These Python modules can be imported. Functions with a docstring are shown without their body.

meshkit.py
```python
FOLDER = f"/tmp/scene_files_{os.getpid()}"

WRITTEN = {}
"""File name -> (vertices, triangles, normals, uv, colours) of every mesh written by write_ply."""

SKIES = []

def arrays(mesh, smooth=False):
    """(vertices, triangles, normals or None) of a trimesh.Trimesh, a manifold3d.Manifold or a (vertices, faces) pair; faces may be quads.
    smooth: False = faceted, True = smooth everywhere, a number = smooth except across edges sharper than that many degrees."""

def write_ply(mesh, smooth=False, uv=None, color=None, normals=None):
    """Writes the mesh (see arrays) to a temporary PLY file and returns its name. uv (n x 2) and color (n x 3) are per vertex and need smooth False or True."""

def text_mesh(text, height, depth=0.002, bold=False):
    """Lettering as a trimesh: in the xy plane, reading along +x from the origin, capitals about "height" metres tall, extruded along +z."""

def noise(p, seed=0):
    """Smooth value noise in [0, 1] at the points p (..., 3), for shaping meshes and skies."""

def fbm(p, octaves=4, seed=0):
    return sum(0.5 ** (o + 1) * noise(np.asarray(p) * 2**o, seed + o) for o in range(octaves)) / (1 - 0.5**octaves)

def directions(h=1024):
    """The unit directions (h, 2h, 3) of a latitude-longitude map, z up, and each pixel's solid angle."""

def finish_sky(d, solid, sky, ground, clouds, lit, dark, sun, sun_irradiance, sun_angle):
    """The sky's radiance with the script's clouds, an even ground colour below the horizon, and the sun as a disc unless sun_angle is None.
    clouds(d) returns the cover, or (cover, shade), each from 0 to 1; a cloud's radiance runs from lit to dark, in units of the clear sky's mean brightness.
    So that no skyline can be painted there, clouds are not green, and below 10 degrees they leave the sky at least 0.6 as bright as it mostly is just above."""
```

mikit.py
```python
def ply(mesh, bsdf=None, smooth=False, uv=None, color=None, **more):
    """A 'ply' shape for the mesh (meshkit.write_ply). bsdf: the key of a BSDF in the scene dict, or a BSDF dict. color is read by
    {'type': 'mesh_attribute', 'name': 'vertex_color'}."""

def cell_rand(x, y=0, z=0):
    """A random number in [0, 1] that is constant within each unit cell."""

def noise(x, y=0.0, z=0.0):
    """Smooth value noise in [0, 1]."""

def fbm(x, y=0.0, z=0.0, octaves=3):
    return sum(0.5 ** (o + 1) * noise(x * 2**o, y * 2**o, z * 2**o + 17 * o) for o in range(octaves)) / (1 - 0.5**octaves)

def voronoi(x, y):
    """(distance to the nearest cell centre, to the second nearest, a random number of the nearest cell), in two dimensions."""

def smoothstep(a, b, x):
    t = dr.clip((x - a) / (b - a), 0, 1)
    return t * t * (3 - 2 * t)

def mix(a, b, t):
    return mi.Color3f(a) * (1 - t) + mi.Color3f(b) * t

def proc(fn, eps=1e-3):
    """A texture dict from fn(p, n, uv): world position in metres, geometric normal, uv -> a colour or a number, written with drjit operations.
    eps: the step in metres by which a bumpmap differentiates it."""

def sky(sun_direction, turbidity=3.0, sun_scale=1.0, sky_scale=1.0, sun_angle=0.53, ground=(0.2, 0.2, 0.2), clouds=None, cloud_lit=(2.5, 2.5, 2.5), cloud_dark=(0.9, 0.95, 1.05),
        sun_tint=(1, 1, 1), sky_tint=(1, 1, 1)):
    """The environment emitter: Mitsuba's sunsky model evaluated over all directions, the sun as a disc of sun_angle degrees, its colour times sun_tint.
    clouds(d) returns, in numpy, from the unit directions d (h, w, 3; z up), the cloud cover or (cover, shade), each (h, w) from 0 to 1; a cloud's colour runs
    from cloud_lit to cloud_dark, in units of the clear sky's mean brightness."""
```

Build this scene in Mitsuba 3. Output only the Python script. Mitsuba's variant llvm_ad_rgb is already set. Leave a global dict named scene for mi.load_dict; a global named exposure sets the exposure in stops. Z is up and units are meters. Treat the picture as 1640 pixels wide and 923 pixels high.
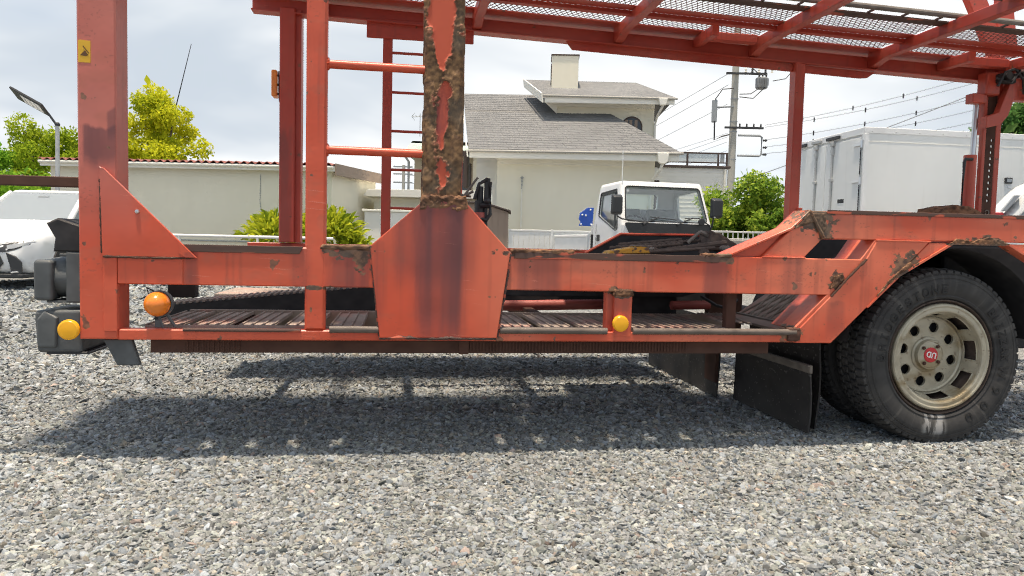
import math, numpy as np, trimesh, drjit as dr, mitsuba as mi, mikit, meshkit
import manifold3d as m3
from shapely.geometry import Polygon, Point
from mikit import proc, fbm, noise, voronoi, smoothstep, mix

scene, labels = {}, {}
PI = math.pi
# ------------------------------------------------------------------ camera
YAW, PITCH, ROLL, EYE = 0.15263, 0.06104, 0.02417, 0.8634
CAM = np.array([0.0, -2.927, EYE])
fw = np.array([math.sin(YAW) * math.cos(PITCH), math.cos(YAW) * math.cos(PITCH), -math.sin(PITCH)])
rt = np.cross(fw, [0, 0, 1.0]); rt /= np.linalg.norm(rt)
up = np.cross(rt, fw)
up = -rt * math.sin(ROLL) + up * math.cos(ROLL)
T = mi.ScalarTransform4f
scene['camera'] = {'type': 'perspective', 'fov': 2 * math.degrees(math.atan(820 / 1184)), 'fov_axis': 'x', 'near_clip': 0.05, 'far_clip': 2000.0,
                   'to_world': T().look_at(origin=CAM.tolist(), target=(CAM + fw).tolist(), up=up.tolist())}
# ------------------------------------------------------------------ sky, sun, exposure
def clouds(d):
    e = np.maximum(d[..., 2], 0.0) + 0.24
    q = np.stack([d[..., 0] / e, d[..., 1] / e, 0 * e], -1)
    w = meshkit.fbm(q * 0.9 + 40.0, 3, 6)[..., None]
    n = meshkit.fbm(q * [0.42, 0.62, 1] + 0.5 * w + [7.3, 2.2, 0], 6, 4)
    s = np.clip((n - 0.36) / 0.20, 0, 1); s = s * s * (3 - 2 * s)
    f = meshkit.fbm(q * [0.8, 1.15, 1] + 0.7 * w + 23.0, 6, 2)
    t = np.clip((f - 0.36) / 0.30, 0, 1); t = t * t * (3 - 2 * t)
    return 0.22 + 0.77 * s, t * 0.95

SUN = (-0.08, -0.10, 1.0)
scene['sky'] = mikit.sky(SUN, turbidity=3, sky_scale=1.6, sun_scale=1.8, sun_angle=3.0, clouds=clouds, cloud_lit=(2.65, 2.68, 2.66), cloud_dark=(1.50, 1.68, 1.88), ground=(0.2, 0.2, 0.19))
exposure = 1.27
# the yard behind the trailer is turned against it by YAW: u to the right, v away, z up
LOT = np.array([[math.cos(YAW), math.sin(YAW), 0, CAM[0]], [-math.sin(YAW), math.cos(YAW), 0, CAM[1]], [0, 0, 1, 0], [0, 0, 0, 1.0]])

# ------------------------------------------------------------------ helpers
def V(x): return np.asarray(x, float)
def mesh(v, f): return trimesh.Trimesh(V(v), np.asarray(f, int), process=False)
def cat(*ms):
    ms = [m for m in (ms[0] if len(ms) == 1 and isinstance(ms[0], (list, tuple)) else ms)]
    return trimesh.util.concatenate(ms) if len(ms) > 1 else ms[0]
def mani(m):
    if isinstance(m, m3.Manifold):
        q = m.to_mesh(); return mesh(q.vert_properties[:, :3], q.tri_verts)
    return m
_c = np.array([[sx, sy, sz] for sx in (-1, 1) for sy in (-1, 1) for sz in (-1, 1)], float)
_k = np.repeat(np.eye(3), 8, 0)
_unit = np.vstack([_c * (1 - 0.2 * (1 - np.eye(3)[a])) for a in range(3)])
_hull = trimesh.convex.convex_hull(_unit)
_order = np.array([np.argmin(np.abs(_unit - v).sum(1)) for v in _hull.vertices])
_bf = _order[_hull.faces]
_sgn = np.sign(_unit); _in = np.vstack([np.tile(1 - np.eye(3)[a], (8, 1)) for a in range(3)])
def box(x0, x1, y0, y1, z0, z1, c=0.003):
    lo, hi = np.array([x0, y0, z0], float), np.array([x1, y1, z1], float)
    h = (hi - lo) / 2
    c = min(c, 0.45 * h.min())
    if c <= 0:
        return mesh(trimesh.creation.box(bounds=[lo, hi]).vertices, trimesh.creation.box(bounds=[lo, hi]).faces)
    return mesh((lo + hi) / 2 + _sgn * h - _sgn * _in * c, _bf)
def xf(m, M):
    m = m.copy(); m.apply_transform(M); return m
def mv(m, x=0, y=0, z=0):
    m = m.copy(); m.apply_translation([x, y, z]); return m
def rot(m, ang, axis, at=(0, 0, 0)):
    return xf(m, trimesh.transformations.rotation_matrix(math.radians(ang), axis, at))
def loop_inset(p, d):
    p = V(p); a = p - np.roll(p, 1, 0); b = np.roll(p, -1, 0) - p
    a /= np.linalg.norm(a, axis=1, keepdims=True) + 1e-12; b /= np.linalg.norm(b, axis=1, keepdims=True) + 1e-12
    na, nb = np.stack([-a[:, 1], a[:, 0]], 1), np.stack([-b[:, 1], b[:, 0]], 1)
    m = na + nb; m /= np.maximum((m * na).sum(1, keepdims=True), 0.35)
    return p + m * d
def prism(poly, y0, y1, c=0.003, plane='xz'):
    """polygon in the x-z plane (or 'yz', 'xy') drawn out along the third axis, edges chamfered by c"""
    p = V(poly)
    if 0.5 * np.sum(p[:, 0] * np.roll(p[:, 1], -1) - p[:, 1] * np.roll(p[:, 0], -1)) < 0: p = p[::-1]
    n = len(p); s = loop_inset(p, c) if c > 0 else p
    rings = [(s, y0), (p, y0 + c), (p, y1 - c), (s, y1)] if c > 0 else [(p, y0), (p, y1)]
    v = np.vstack([np.column_stack([q, np.full(n, y)]) for q, y in rings]); f = []
    for k in range(len(rings) - 1):
        for i in range(n):
            a, b = k * n + i, k * n + (i + 1) % n
            f += [[a, b, b + n], [a, b + n, a + n]]
    import mapbox_earcut as ec
    t = np.array(ec.triangulate_float64(s, np.array([n], np.uint32))).reshape(-1, 3)
    f = np.vstack([f, t[:, ::-1], t + (len(rings) - 1) * n])
    m = mesh(v, f)
    if plane == 'xz': m.vertices = m.vertices[:, [0, 2, 1]]; m.faces = m.faces[:, ::-1]
    if plane == 'yz': m.vertices = m.vertices[:, [2, 0, 1]]
    m = mesh(m.vertices, m.faces)
    if m.volume < 0: m.invert()
    return m
def holed(poly, holes, y0, y1, plane='xz'):
    g = Polygon(poly)
    for h in holes: g = g.difference(h)
    m = trimesh.util.concatenate([trimesh.creation.extrude_polygon(q, y1 - y0, engine='earcut') for q in getattr(g, 'geoms', [g])])
    v = m.vertices + [0, 0, y0]
    if plane == 'xz': return mesh(v[:, [0, 2, 1]], m.faces[:, ::-1])
    if plane == 'yz': return mesh(v[:, [2, 0, 1]], m.faces)
    return mesh(v, m.faces)
def tube(pts, r, n=8, caps=True):
    p = V(pts); k = len(p); r = np.broadcast_to(r, (k,))
    t = np.gradient(p, axis=0); t /= np.linalg.norm(t, axis=1, keepdims=True) + 1e-12
    ref = np.array([0, 0, 1.0]) if abs(t[:, 2]).mean() < 0.8 else np.array([1.0, 0, 0])
    a = np.cross(t, ref); a /= np.linalg.norm(a, axis=1, keepdims=True) + 1e-12; b = np.cross(t, a)
    an = np.arange(n) * 2 * PI / n
    v = (p[:, None] + r[:, None, None] * (np.cos(an)[None, :, None] * a[:, None] + np.sin(an)[None, :, None] * b[:, None])).reshape(-1, 3)
    i, j = np.meshgrid(np.arange(k - 1), np.arange(n), indexing='ij'); j2 = (j + 1) % n
    q = np.stack([i * n + j, i * n + j2, (i + 1) * n + j2, (i + 1) * n + j], -1).reshape(-1, 4)
    f = np.vstack([q[:, [0, 1, 2]], q[:, [0, 2, 3]]])
    if caps:
        v = np.vstack([v, p[0], p[-1]]); m = np.arange(n); m2 = (m + 1) % n
        f = np.vstack([f, np.stack([m2, m, m * 0 + k * n], 1), np.stack([(k - 1) * n + m, (k - 1) * n + m2, m * 0 + k * n + 1], 1)])
    m = mesh(v, f)
    if caps and m.volume < 0: m.invert()
    return m
def lathe(prof, n=32, a0=0.0, a1=2 * PI, axis='y'):
    """profile of (radius, height) turned about the axis"""
    p = V(prof); full = abs(a1 - a0 - 2 * PI) < 1e-6
    an = np.linspace(a0, a1, n + (not full), endpoint=not full); m = len(an)
    v = np.stack([p[:, None, 0] * np.cos(an), np.broadcast_to(p[:, None, 1], (len(p), m)), p[:, None, 0] * np.sin(an)], -1).reshape(-1, 3)
    f = []
    for k in range(len(p) - 1):
        i = np.arange(n if full else n); j = (i + 1) % m if full else i + 1
        a, b, c, d = k * m + i, k * m + j, (k + 1) * m + j, (k + 1) * m + i
        f += [np.stack([a, c, b], 1), np.stack([a, d, c], 1)]
    o = mesh(v, np.vstack(f))
    if axis == 'z': o.vertices = o.vertices[:, [0, 2, 1]]; o = mesh(o.vertices, o.faces[:, ::-1])
    if axis == 'x': o.vertices = o.vertices[:, [1, 0, 2]]; o = mesh(o.vertices, o.faces[:, ::-1])
    return o
def sph(c, r, n=1): return mesh(trimesh.creation.icosphere(n, 1.0).vertices * V(r) + V(c), trimesh.creation.icosphere(n, 1.0).faces)
def hull(pts): 
    h = trimesh.convex.convex_hull(V(pts)); return mesh(h.vertices, h.faces)
def rhull(pts, r, n=12):
    return m3.Manifold.batch_hull([m3.Manifold.sphere(r, n).translate(tuple(map(float, q))) for q in pts])
def fine(m, e):
    t = trimesh.Trimesh(m.vertices, m.faces, process=True); t.merge_vertices()
    q = m3.Manifold(m3.Mesh(np.asarray(t.vertices, np.float32), np.asarray(t.faces, np.uint32)))
    if not q.is_empty(): return mani(q.refine_to_length(e))
    return fine_(m, e)
def fine_(m, e):
    v, f = trimesh.remesh.subdivide_to_size(m.vertices, m.faces, e, max_iter=12); m = trimesh.Trimesh(v, f, process=True); m.merge_vertices(); return mesh(m.vertices, m.faces)
def crust(m, e, amp, fr=60, seed=0):
    """an uneven, scaly surface: the mesh refined and pushed about by noise"""
    m = fine(m, e); m = trimesh.Trimesh(m.vertices, m.faces, process=True)
    n = m.vertex_normals; k = meshkit.fbm(m.vertices * fr, 3, seed) - 0.45
    return mesh(m.vertices + n * (k * amp)[:, None], m.faces)
def numbered(k):
    if k not in labels and k not in scene: return k
    i = 1
    while f'{k}_{i:03d}' in labels or f'{k}_{i:03d}' in scene: i += 1
    return f'{k}_{i:03d}'
def thing(name, label, category, group=None):
    k = numbered(name); labels[k] = {'label': label, 'category': category}
    if group: labels[k]['group'] = group
    return k
def part(parent, name, m, bsdf, smooth=35, frame=None, label=None, kind=None, color=None):
    k = numbered(parent + '__' + name); m = mani(m)
    if frame is not None: m = xf(m, frame)
    scene[k] = mikit.ply(m, bsdf, smooth, color=color)
    if label or kind:
        labels[k] = {}
        if label: labels[k]['label'] = label
        if kind: labels[k]['kind'] = kind
    return k
def single(name, m, bsdf, label, category, group=None, smooth=35, frame=None, color=None, kind=None):
    k = thing(name, label, category, group); m = mani(m)
    if kind: labels[k]['kind'] = kind
    if frame is not None: m = xf(m, frame)
    scene[k] = mikit.ply(m, bsdf, smooth, color=color); return k
def setting(name, m, bsdf, smooth=False, frame=None, color=None, label=None, category=None, kind='structure'):
    labels[name] = {'kind': kind, 'label': label, 'category': category}
    if frame is not None: m = xf(m, frame)
    scene[name] = mikit.ply(m, bsdf, smooth, color=color)

# ------------------------------------------------------------------ materials
def C(v): return v if isinstance(v, dict) else {'type': 'rgb', 'value': list(v)}
def pr(color, rough=0.5, two=True, bump=None, bscale=0.001, eps=1e-3, **kw):
    b = {'type': 'principled', 'base_color': C(color), 'roughness': rough, **kw}
    if bump is not None: b = {'type': 'bumpmap', 'arbitrary': proc(bump, eps), 'scale': bscale, 'bsdf': b}
    return {'type': 'twosided', 'bsdf': b} if two else b
VC = {'type': 'mesh_attribute', 'name': 'vertex_color'}

RUST = [(1.755, 0.99, 0.075, 0.055), (1.80, 0.93, 0.03, 0.05), (1.862, 0.735, 0.03, 0.03), (2.15, 0.79, 0.035, 0.05), (2.20, 0.83, 0.04, 0.03), (2.44, 0.905, 0.05, 0.018), (2.57, 0.91, 0.09, 0.028),
        (-0.19, 0.815, 0.08, 0.022), (-0.145, 0.79, 0.03, 0.045), (0.56, 0.822, 0.14, 0.014), (1.31, 0.822, 0.07, 0.02), (0.90, 0.668, 0.05, 0.022), (1.665, 0.51, 0.04, 0.025), (-0.30, 0.672, 0.05, 0.008)]
# x0, x1, z0, z1, how much, side softness
DIRT = [(0.085, 0.125, 0.40, 1.03, 0.46, 0.030), (0.180, 0.240, 0.40, 1.03, 0.60, 0.022), (0.06, 0.25, 0.38, 1.03, 0.48, 0.035), (-0.03, 0.26, 0.66, 1.04, 0.46, 0.06), (0.262, 0.30, 0.62, 1.0, 0.16, 0.02), (-0.09, -0.06, 0.5, 0.85, 0.25, 0.01), (0.46, 0.63, 0.60, 0.83, 0.50, 0.02), (0.625, 0.65, 0.60, 0.83, 0.30, 0.01), (1.26, 1.375, 0.60, 0.83, 0.55, 0.02),
        (-0.26, -0.14, 0.60, 0.83, 0.50, 0.03), (-0.15, -0.11, 0.60, 0.83, 0.45, 0.01), (1.60, 1.70, 0.60, 0.83, 0.30, 0.03), (1.67, 1.70, 0.60, 0.83, 0.35, 0.008), (1.82, 1.90, 0.47, 0.64, 0.28, 0.012), (1.81, 1.93, 0.90, 1.04, 0.28, 0.02),
        (-1.145, -1.035, 1.10, 1.245, 0.72, 0.006), (-1.06, -1.035, 1.2, 1.31, 0.6, 0.004), (-0.40, -0.34, 0.60, 0.83, 0.3, 0.02), (-0.79, -0.75, 0.66, 0.8, 0.35, 0.01), (0.86, 0.95, 0.50, 0.68, 0.25, 0.02)]
def rustcol(p):
    a = fbm(p.x * 45, p.y * 45, p.z * 45, 4); b = fbm(p.x * 9 + 5, p.y * 9, p.z * 9, 3)
    c = mix((0.072, 0.040, 0.028), (0.215, 0.115, 0.066), smoothstep(0.30, 0.68, a))
    return mix(c, (0.13, 0.10, 0.075), smoothstep(0.5, 0.75, b) * 0.7)
def paint_fn(p, n, uv):
    w = fbm(p.x * 2.3, p.y * 2.3, p.z * 2.3 + 4, 4)
    c = mix((0.53, 0.074, 0.032), (0.66, 0.175, 0.098), smoothstep(0.30, 0.75, w) * (0.25 + 0.75 * smoothstep(0.15, 0.9, p.x + 0.5 * (w - 0.5))))
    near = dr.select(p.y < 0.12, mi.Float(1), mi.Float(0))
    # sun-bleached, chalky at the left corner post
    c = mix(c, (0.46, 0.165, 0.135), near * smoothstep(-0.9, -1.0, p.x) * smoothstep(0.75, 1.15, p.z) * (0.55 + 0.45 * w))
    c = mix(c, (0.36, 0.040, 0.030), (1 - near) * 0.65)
    s = fbm(p.x * 42, p.y * 42, p.z * 1.4, 3)
    c = mix(c, (0.20, 0.050, 0.035), smoothstep(0.58, 0.86, s) * 0.30)
    g = fbm(p.x * 14 + 3, p.y * 14, p.z * 14, 4)
    c = mix(c, (0.36, 0.12, 0.075), smoothstep(0.56, 0.80, g) * 0.28)
    e = (fbm(p.x * 30, p.y * 30, p.z * 2.2, 3) - 0.5)
    for x0, x1, z0, z1, k, so in DIRT:
        xx = p.x + e * so * 1.6
        m = smoothstep(x0 - so, x0 + so, xx) * smoothstep(x1 + so, x1 - so, xx) * smoothstep(z0 - 0.02, z0 + 0.30 * (z1 - z0) + 0.01, p.z + e * 0.05) * smoothstep(z1 + 0.012, z1 - 0.004, p.z + e * 0.04)
        c = mix(c, (0.090, 0.036, 0.042), m * near * k * (0.75 + 0.5 * s))
    # scratches and chips
    e0 = fbm(p.x * 30, p.y * 30, p.z * 2.2, 3) - 0.5
    sl = noise(p.x * 7 + p.z * 3, p.y * 9, p.z * 260 + p.x * 20); c = mix(c, (0.66, 0.27, 0.19), smoothstep(0.90, 0.97, sl) * smoothstep(0.5, 0.62, fbm(p.x * 6 + 31, p.y * 6, p.z * 6, 3)) * 0.55)
    ch = smoothstep(0.70, 0.73, fbm(p.x * 120, p.y * 120, p.z * 120, 2)) * smoothstep(0.56, 0.70, fbm(p.x * 8 + 13, p.y * 8, p.z * 8, 3)); c = mix(c, (0.17, 0.062, 0.045), ch * 0.30)
    fp = (1 - near) * smoothstep(-0.81, -0.77, p.x + e0 * 0.05) * smoothstep(-0.70, -0.73, p.x + e0 * 0.05) * smoothstep(1.62, 1.50, p.z + e0 * 0.2); c = mix(c, (0.17, 0.045, 0.038), fp * 0.65)
    r = rustcol(p); q = fbm(p.x * 55, p.y * 55, p.z * 55, 4); m = mi.Float(0)
    for x, z, a, b in RUST:
        d = dr.sqrt(dr.square((p.x - x) / a) + dr.square((p.z - z) / b)) + (q - 0.5) * 2.3
        m = dr.maximum(m, smoothstep(1.12, 0.92, d))
    m = m * near
    sp = smoothstep(0.775, 0.79, fbm(p.x * 21 + 9, p.y * 21, p.z * 17, 4))
    return mix(c, r, dr.maximum(m, sp * 0.85))
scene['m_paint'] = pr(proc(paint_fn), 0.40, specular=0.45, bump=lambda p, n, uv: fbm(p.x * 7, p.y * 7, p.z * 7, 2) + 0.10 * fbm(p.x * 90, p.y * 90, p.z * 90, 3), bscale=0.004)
scene['m_rust'] = pr(proc(lambda p, n, uv: rustcol(p)), 0.85, specular=0.2, bump=lambda p, n, uv: fbm(p.x * 70, p.y * 70, p.z * 70, 3), bscale=0.004)
def lip_fn(p, n, uv):
    a = fbm(p.x * 5, p.y * 30, p.z * 60, 4)
    return mix(mix((0.055, 0.036, 0.034), (0.12, 0.07, 0.055), a), (0.42, 0.10, 0.06), smoothstep(0.64, 0.72, fbm(p.x * 9 + 2, p.y * 9, p.z * 40, 3)))
scene['m_scrap'] = pr(proc(lambda p, n, uv: mix((0.045, 0.034, 0.030), (0.155, 0.115, 0.095), fbm(p.x * 35, p.y * 35, p.z * 35, 4))), 0.75, specular=0.3)
scene['m_lip'] = pr(proc(lip_fn), 0.7, specular=0.3)
def brown_fn(p, n, uv):
    a = fbm(p.x * 18, p.y * 18, p.z * 18, 4)
    return mix((0.050, 0.026, 0.020), (0.105, 0.055, 0.040), a)
scene['m_brown'] = pr(proc(brown_fn), 0.8, specular=0.25)
def plank_fn(p, n, uv):
    a = fbm(p.x * 30, p.y * 8, p.z * 30, 4); b = fbm(p.x * 8 + 7, p.y * 8, 0, 3)
    c = mix((0.16, 0.128, 0.108), (0.33, 0.275, 0.24), a)
    return mix(c, (0.38, 0.20, 0.165), smoothstep(0.54, 0.72, b) * 0.5)
scene['m_plank'] = pr(proc(plank_fn), 0.75, specular=0.3)
def steel_fn(p, n, uv):
    a = fbm(p.x * 20, p.y * 20, p.z * 20, 4)
    return mix((0.012, 0.013, 0.016), (0.045, 0.043, 0.044), a)
scene['m_black'] = pr(proc(steel_fn), 0.65, specular=0.3)
def pipe_fn(p, n, uv):
    a = fbm(p.x * 25, p.y * 25, p.z * 25, 4)
    return mix((0.10, 0.085, 0.072), (0.26, 0.23, 0.20), a)
scene['m_deckmesh'] = pr(proc(lambda p, n, uv: mix((0.075, 0.026, 0.022), (0.17, 0.05, 0.038), fbm(p.x * 9, p.y * 9, p.z * 9, 3))), 0.7)
scene['m_pipe'] = pr(proc(pipe_fn), 0.55, specular=0.4)
def rubber_fn(p, n, uv):
    a = fbm(p.x * 25, p.y * 25, p.z * 25, 4); b = fbm(p.x * 5, p.y * 5, p.z * 5, 3)
    r = dr.sqrt(dr.square(p.x - 2.43) + dr.square(p.z - 0.4))
    st = fbm((p.x - 2.43) / (r + 0.01) * 16, (p.z - 0.4) / (r + 0.01) * 16, r * 3, 3)
    c = mix((0.020, 0.020, 0.021), (0.052, 0.051, 0.051), 0.5 * a + 0.5 * st)
    c = mix(c, (0.135, 0.128, 0.118), smoothstep(0.50, 0.80, b) * 0.45 * st + smoothstep(0.62, 0.8, st) * 0.26)
    q = fbm(p.x * 60, p.y * 20, p.z * 14, 4)
    sc = smoothstep(0.075, 0.03, dr.abs(p.x - 2.40)) * smoothstep(0.16, 0.12, p.z) * smoothstep(0.03, 0.06, p.z) * smoothstep(0.45, 0.62, q)
    return mix(c, (0.30, 0.30, 0.30), sc * 0.8)
scene['m_rubpipe'] = pr(proc(lambda p, n, uv: mix((0.070, 0.055, 0.046), (0.17, 0.14, 0.12), fbm(p.x * 25, p.y * 25, p.z * 25, 4))), 0.55, specular=0.4)
scene['m_rubber'] = pr(proc(rubber_fn), 0.72, specular=0.35)
scene['m_letter'] = pr((0.026, 0.026, 0.027), 0.75, specular=0.3)
def flap_fn(p, n, uv):
    a = fbm(p.x * 12, p.y * 12, p.z * 12, 4); b = smoothstep(0.66, 0.74, fbm(p.x * 60, p.y * 60, p.z * 60, 3))
    c = mix((0.016, 0.016, 0.018), (0.058, 0.053, 0.050), a)
    return mix(c, (0.16, 0.15, 0.14), b * 0.5)
scene['m_flap'] = pr(proc(flap_fn), 0.6, specular=0.4)
def rim_fn(p, n, uv):
    a = fbm(p.x * 22, p.y * 22, p.z * 22, 4); b = fbm(p.x * 9 + 3, p.y * 30, p.z * 9, 4)
    c = mix((0.30, 0.272, 0.205), (0.50, 0.465, 0.37), a)
    c = mix(c, (0.24, 0.17, 0.075), smoothstep(0.50, 0.72, b) * 0.65)
    return mix(c, (0.10, 0.05, 0.025), smoothstep(0.70, 0.80, fbm(p.x * 40, p.y * 40, p.z * 40, 3)) * 0.5)
scene['m_rim'] = pr(proc(rim_fn), 0.42, metallic=0.35, specular=0.5)
scene['m_darkplastic'] = pr(proc(lambda p, n, uv: mix((0.050, 0.056, 0.060), (0.115, 0.125, 0.130), fbm(p.x * 16, p.y * 16, p.z * 16, 4))), 0.5, specular=0.4)
scene['m_amber'] = pr((0.72, 0.20, 0.020), 0.20, specular=0.5, clearcoat=0.5)
scene['m_yellow'] = pr((0.86, 0.42, 0.012), 0.28, specular=0.5)
scene['m_hubred'] = pr((0.48, 0.025, 0.03), 0.45)
scene['m_white'] = pr((0.75, 0.75, 0.73), 0.5)
scene['m_sticker'] = pr((0.62, 0.36, 0.02), 0.5)
scene['m_ink'] = pr((0.10, 0.045, 0.012), 0.6)
scene['m_chrome'] = pr((0.62, 0.62, 0.62), 0.22, metallic=0.9)
scene['m_galv'] = pr(proc(lambda p, n, uv: mix((0.34, 0.35, 0.35), (0.50, 0.51, 0.51), fbm(p.x * 9, p.y * 9, p.z * 5, 3))), 0.5, metallic=0.3)
scene['m_postvc'] = pr(VC, 0.75, specular=0.25)
scene['m_redpipe'] = pr(proc(lambda p, n, uv: mix((0.30, 0.055, 0.045), (0.42, 0.12, 0.10), fbm(p.x * 8, p.y * 8, p.z * 8, 3))), 0.5)
# the yard
def ground_fn(p, n, uv):
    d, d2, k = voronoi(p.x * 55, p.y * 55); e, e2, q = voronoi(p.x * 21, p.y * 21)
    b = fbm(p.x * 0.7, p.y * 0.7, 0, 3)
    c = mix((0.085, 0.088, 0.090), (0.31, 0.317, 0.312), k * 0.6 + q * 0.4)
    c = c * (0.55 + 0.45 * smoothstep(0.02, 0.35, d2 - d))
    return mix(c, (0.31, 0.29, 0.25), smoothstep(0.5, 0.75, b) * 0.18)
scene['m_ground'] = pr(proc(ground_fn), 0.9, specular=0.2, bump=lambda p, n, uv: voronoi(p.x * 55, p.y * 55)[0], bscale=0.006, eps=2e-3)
scene['m_stone'] = pr(VC, 0.75, specular=0.3)
# buildings
def stucco(c0, c1):
    def fn(p, n, uv):
        return mix(c0, c1, 0.6 * fbm(p.x * 1.1, p.y * 1.1, p.z * 0.35, 4) + 0.4 * fbm(p.x * 6, p.y * 6, p.z * 1.2, 3))
    return fn
scene['m_housewall'] = pr(proc(stucco((0.73, 0.695, 0.565), (0.82, 0.785, 0.655))), 0.85, specular=0.2)
scene['m_trim'] = pr(proc(stucco((0.68, 0.665, 0.59), (0.80, 0.785, 0.715))), 0.6)
scene['m_gutter'] = pr((0.36, 0.35, 0.32), 0.5)
scene['m_soffit'] = pr((0.35, 0.33, 0.29), 0.8)
def slate_fn(p, n, uv):
    a = fbm(p.x * 1.2, p.y * 1.2, p.z * 1.2, 4); b = fbm(p.x * 7, p.y * 7, p.z * 40, 3)
    return mix(mix((0.118, 0.121, 0.124), (0.180, 0.183, 0.186), a), (0.215, 0.218, 0.218), smoothstep(0.5, 0.8, b) * 0.6)
scene['m_slate'] = pr(proc(slate_fn), 0.8, specular=0.25)
scene['m_slatedark'] = pr(proc(lambda p, n, uv: mix((0.12, 0.12, 0.118), (0.18, 0.178, 0.172), fbm(p.x * 3, p.y * 3, p.z * 9, 3))), 0.8, specular=0.25)
scene['m_prefab'] = pr(proc(stucco((0.68, 0.645, 0.515), (0.76, 0.725, 0.59))), 0.7)
scene['m_redroof'] = pr(proc(lambda p, n, uv: mix((0.16, 0.055, 0.045), (0.30, 0.11, 0.085), fbm(p.x * 3, p.y * 3, p.z * 3, 4))), 0.6)
scene['m_beige'] = pr((0.56, 0.47, 0.34), 0.8)
scene['m_greentile'] = pr(proc(lambda p, n, uv: mix((0.22, 0.30, 0.25), (0.34, 0.41, 0.35), fbm(p.x * 5, p.y * 5, p.z * 12, 3))), 0.7)
scene['m_brownwood'] = pr((0.065, 0.045, 0.038), 0.6)
scene['m_shed'] = pr(proc(stucco((0.235, 0.175, 0.135), (0.31, 0.235, 0.185))), 0.6)
scene['m_concrete'] = pr(proc(stucco((0.20, 0.195, 0.18), (0.36, 0.35, 0.33))), 0.85)
scene['m_whitewall'] = pr(proc(stucco((0.70, 0.695, 0.65), (0.80, 0.79, 0.75))), 0.8)
scene['m_fence'] = pr((0.66, 0.66, 0.64), 0.5)
scene['m_frost'] = pr((0.62, 0.68, 0.70), 0.3)
scene['m_pole'] = pr(proc(stucco((0.33, 0.32, 0.28), (0.46, 0.45, 0.40))), 0.85)
scene['m_wire'] = pr((0.035, 0.037, 0.04), 0.6)
scene['m_grey'] = pr((0.30, 0.32, 0.33), 0.5)
scene['m_steelgrey'] = pr(proc(lambda p, n, uv: mix((0.17, 0.18, 0.19), (0.30, 0.31, 0.31), fbm(p.x * 9, p.y * 9, p.z * 9, 3))), 0.6)
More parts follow.
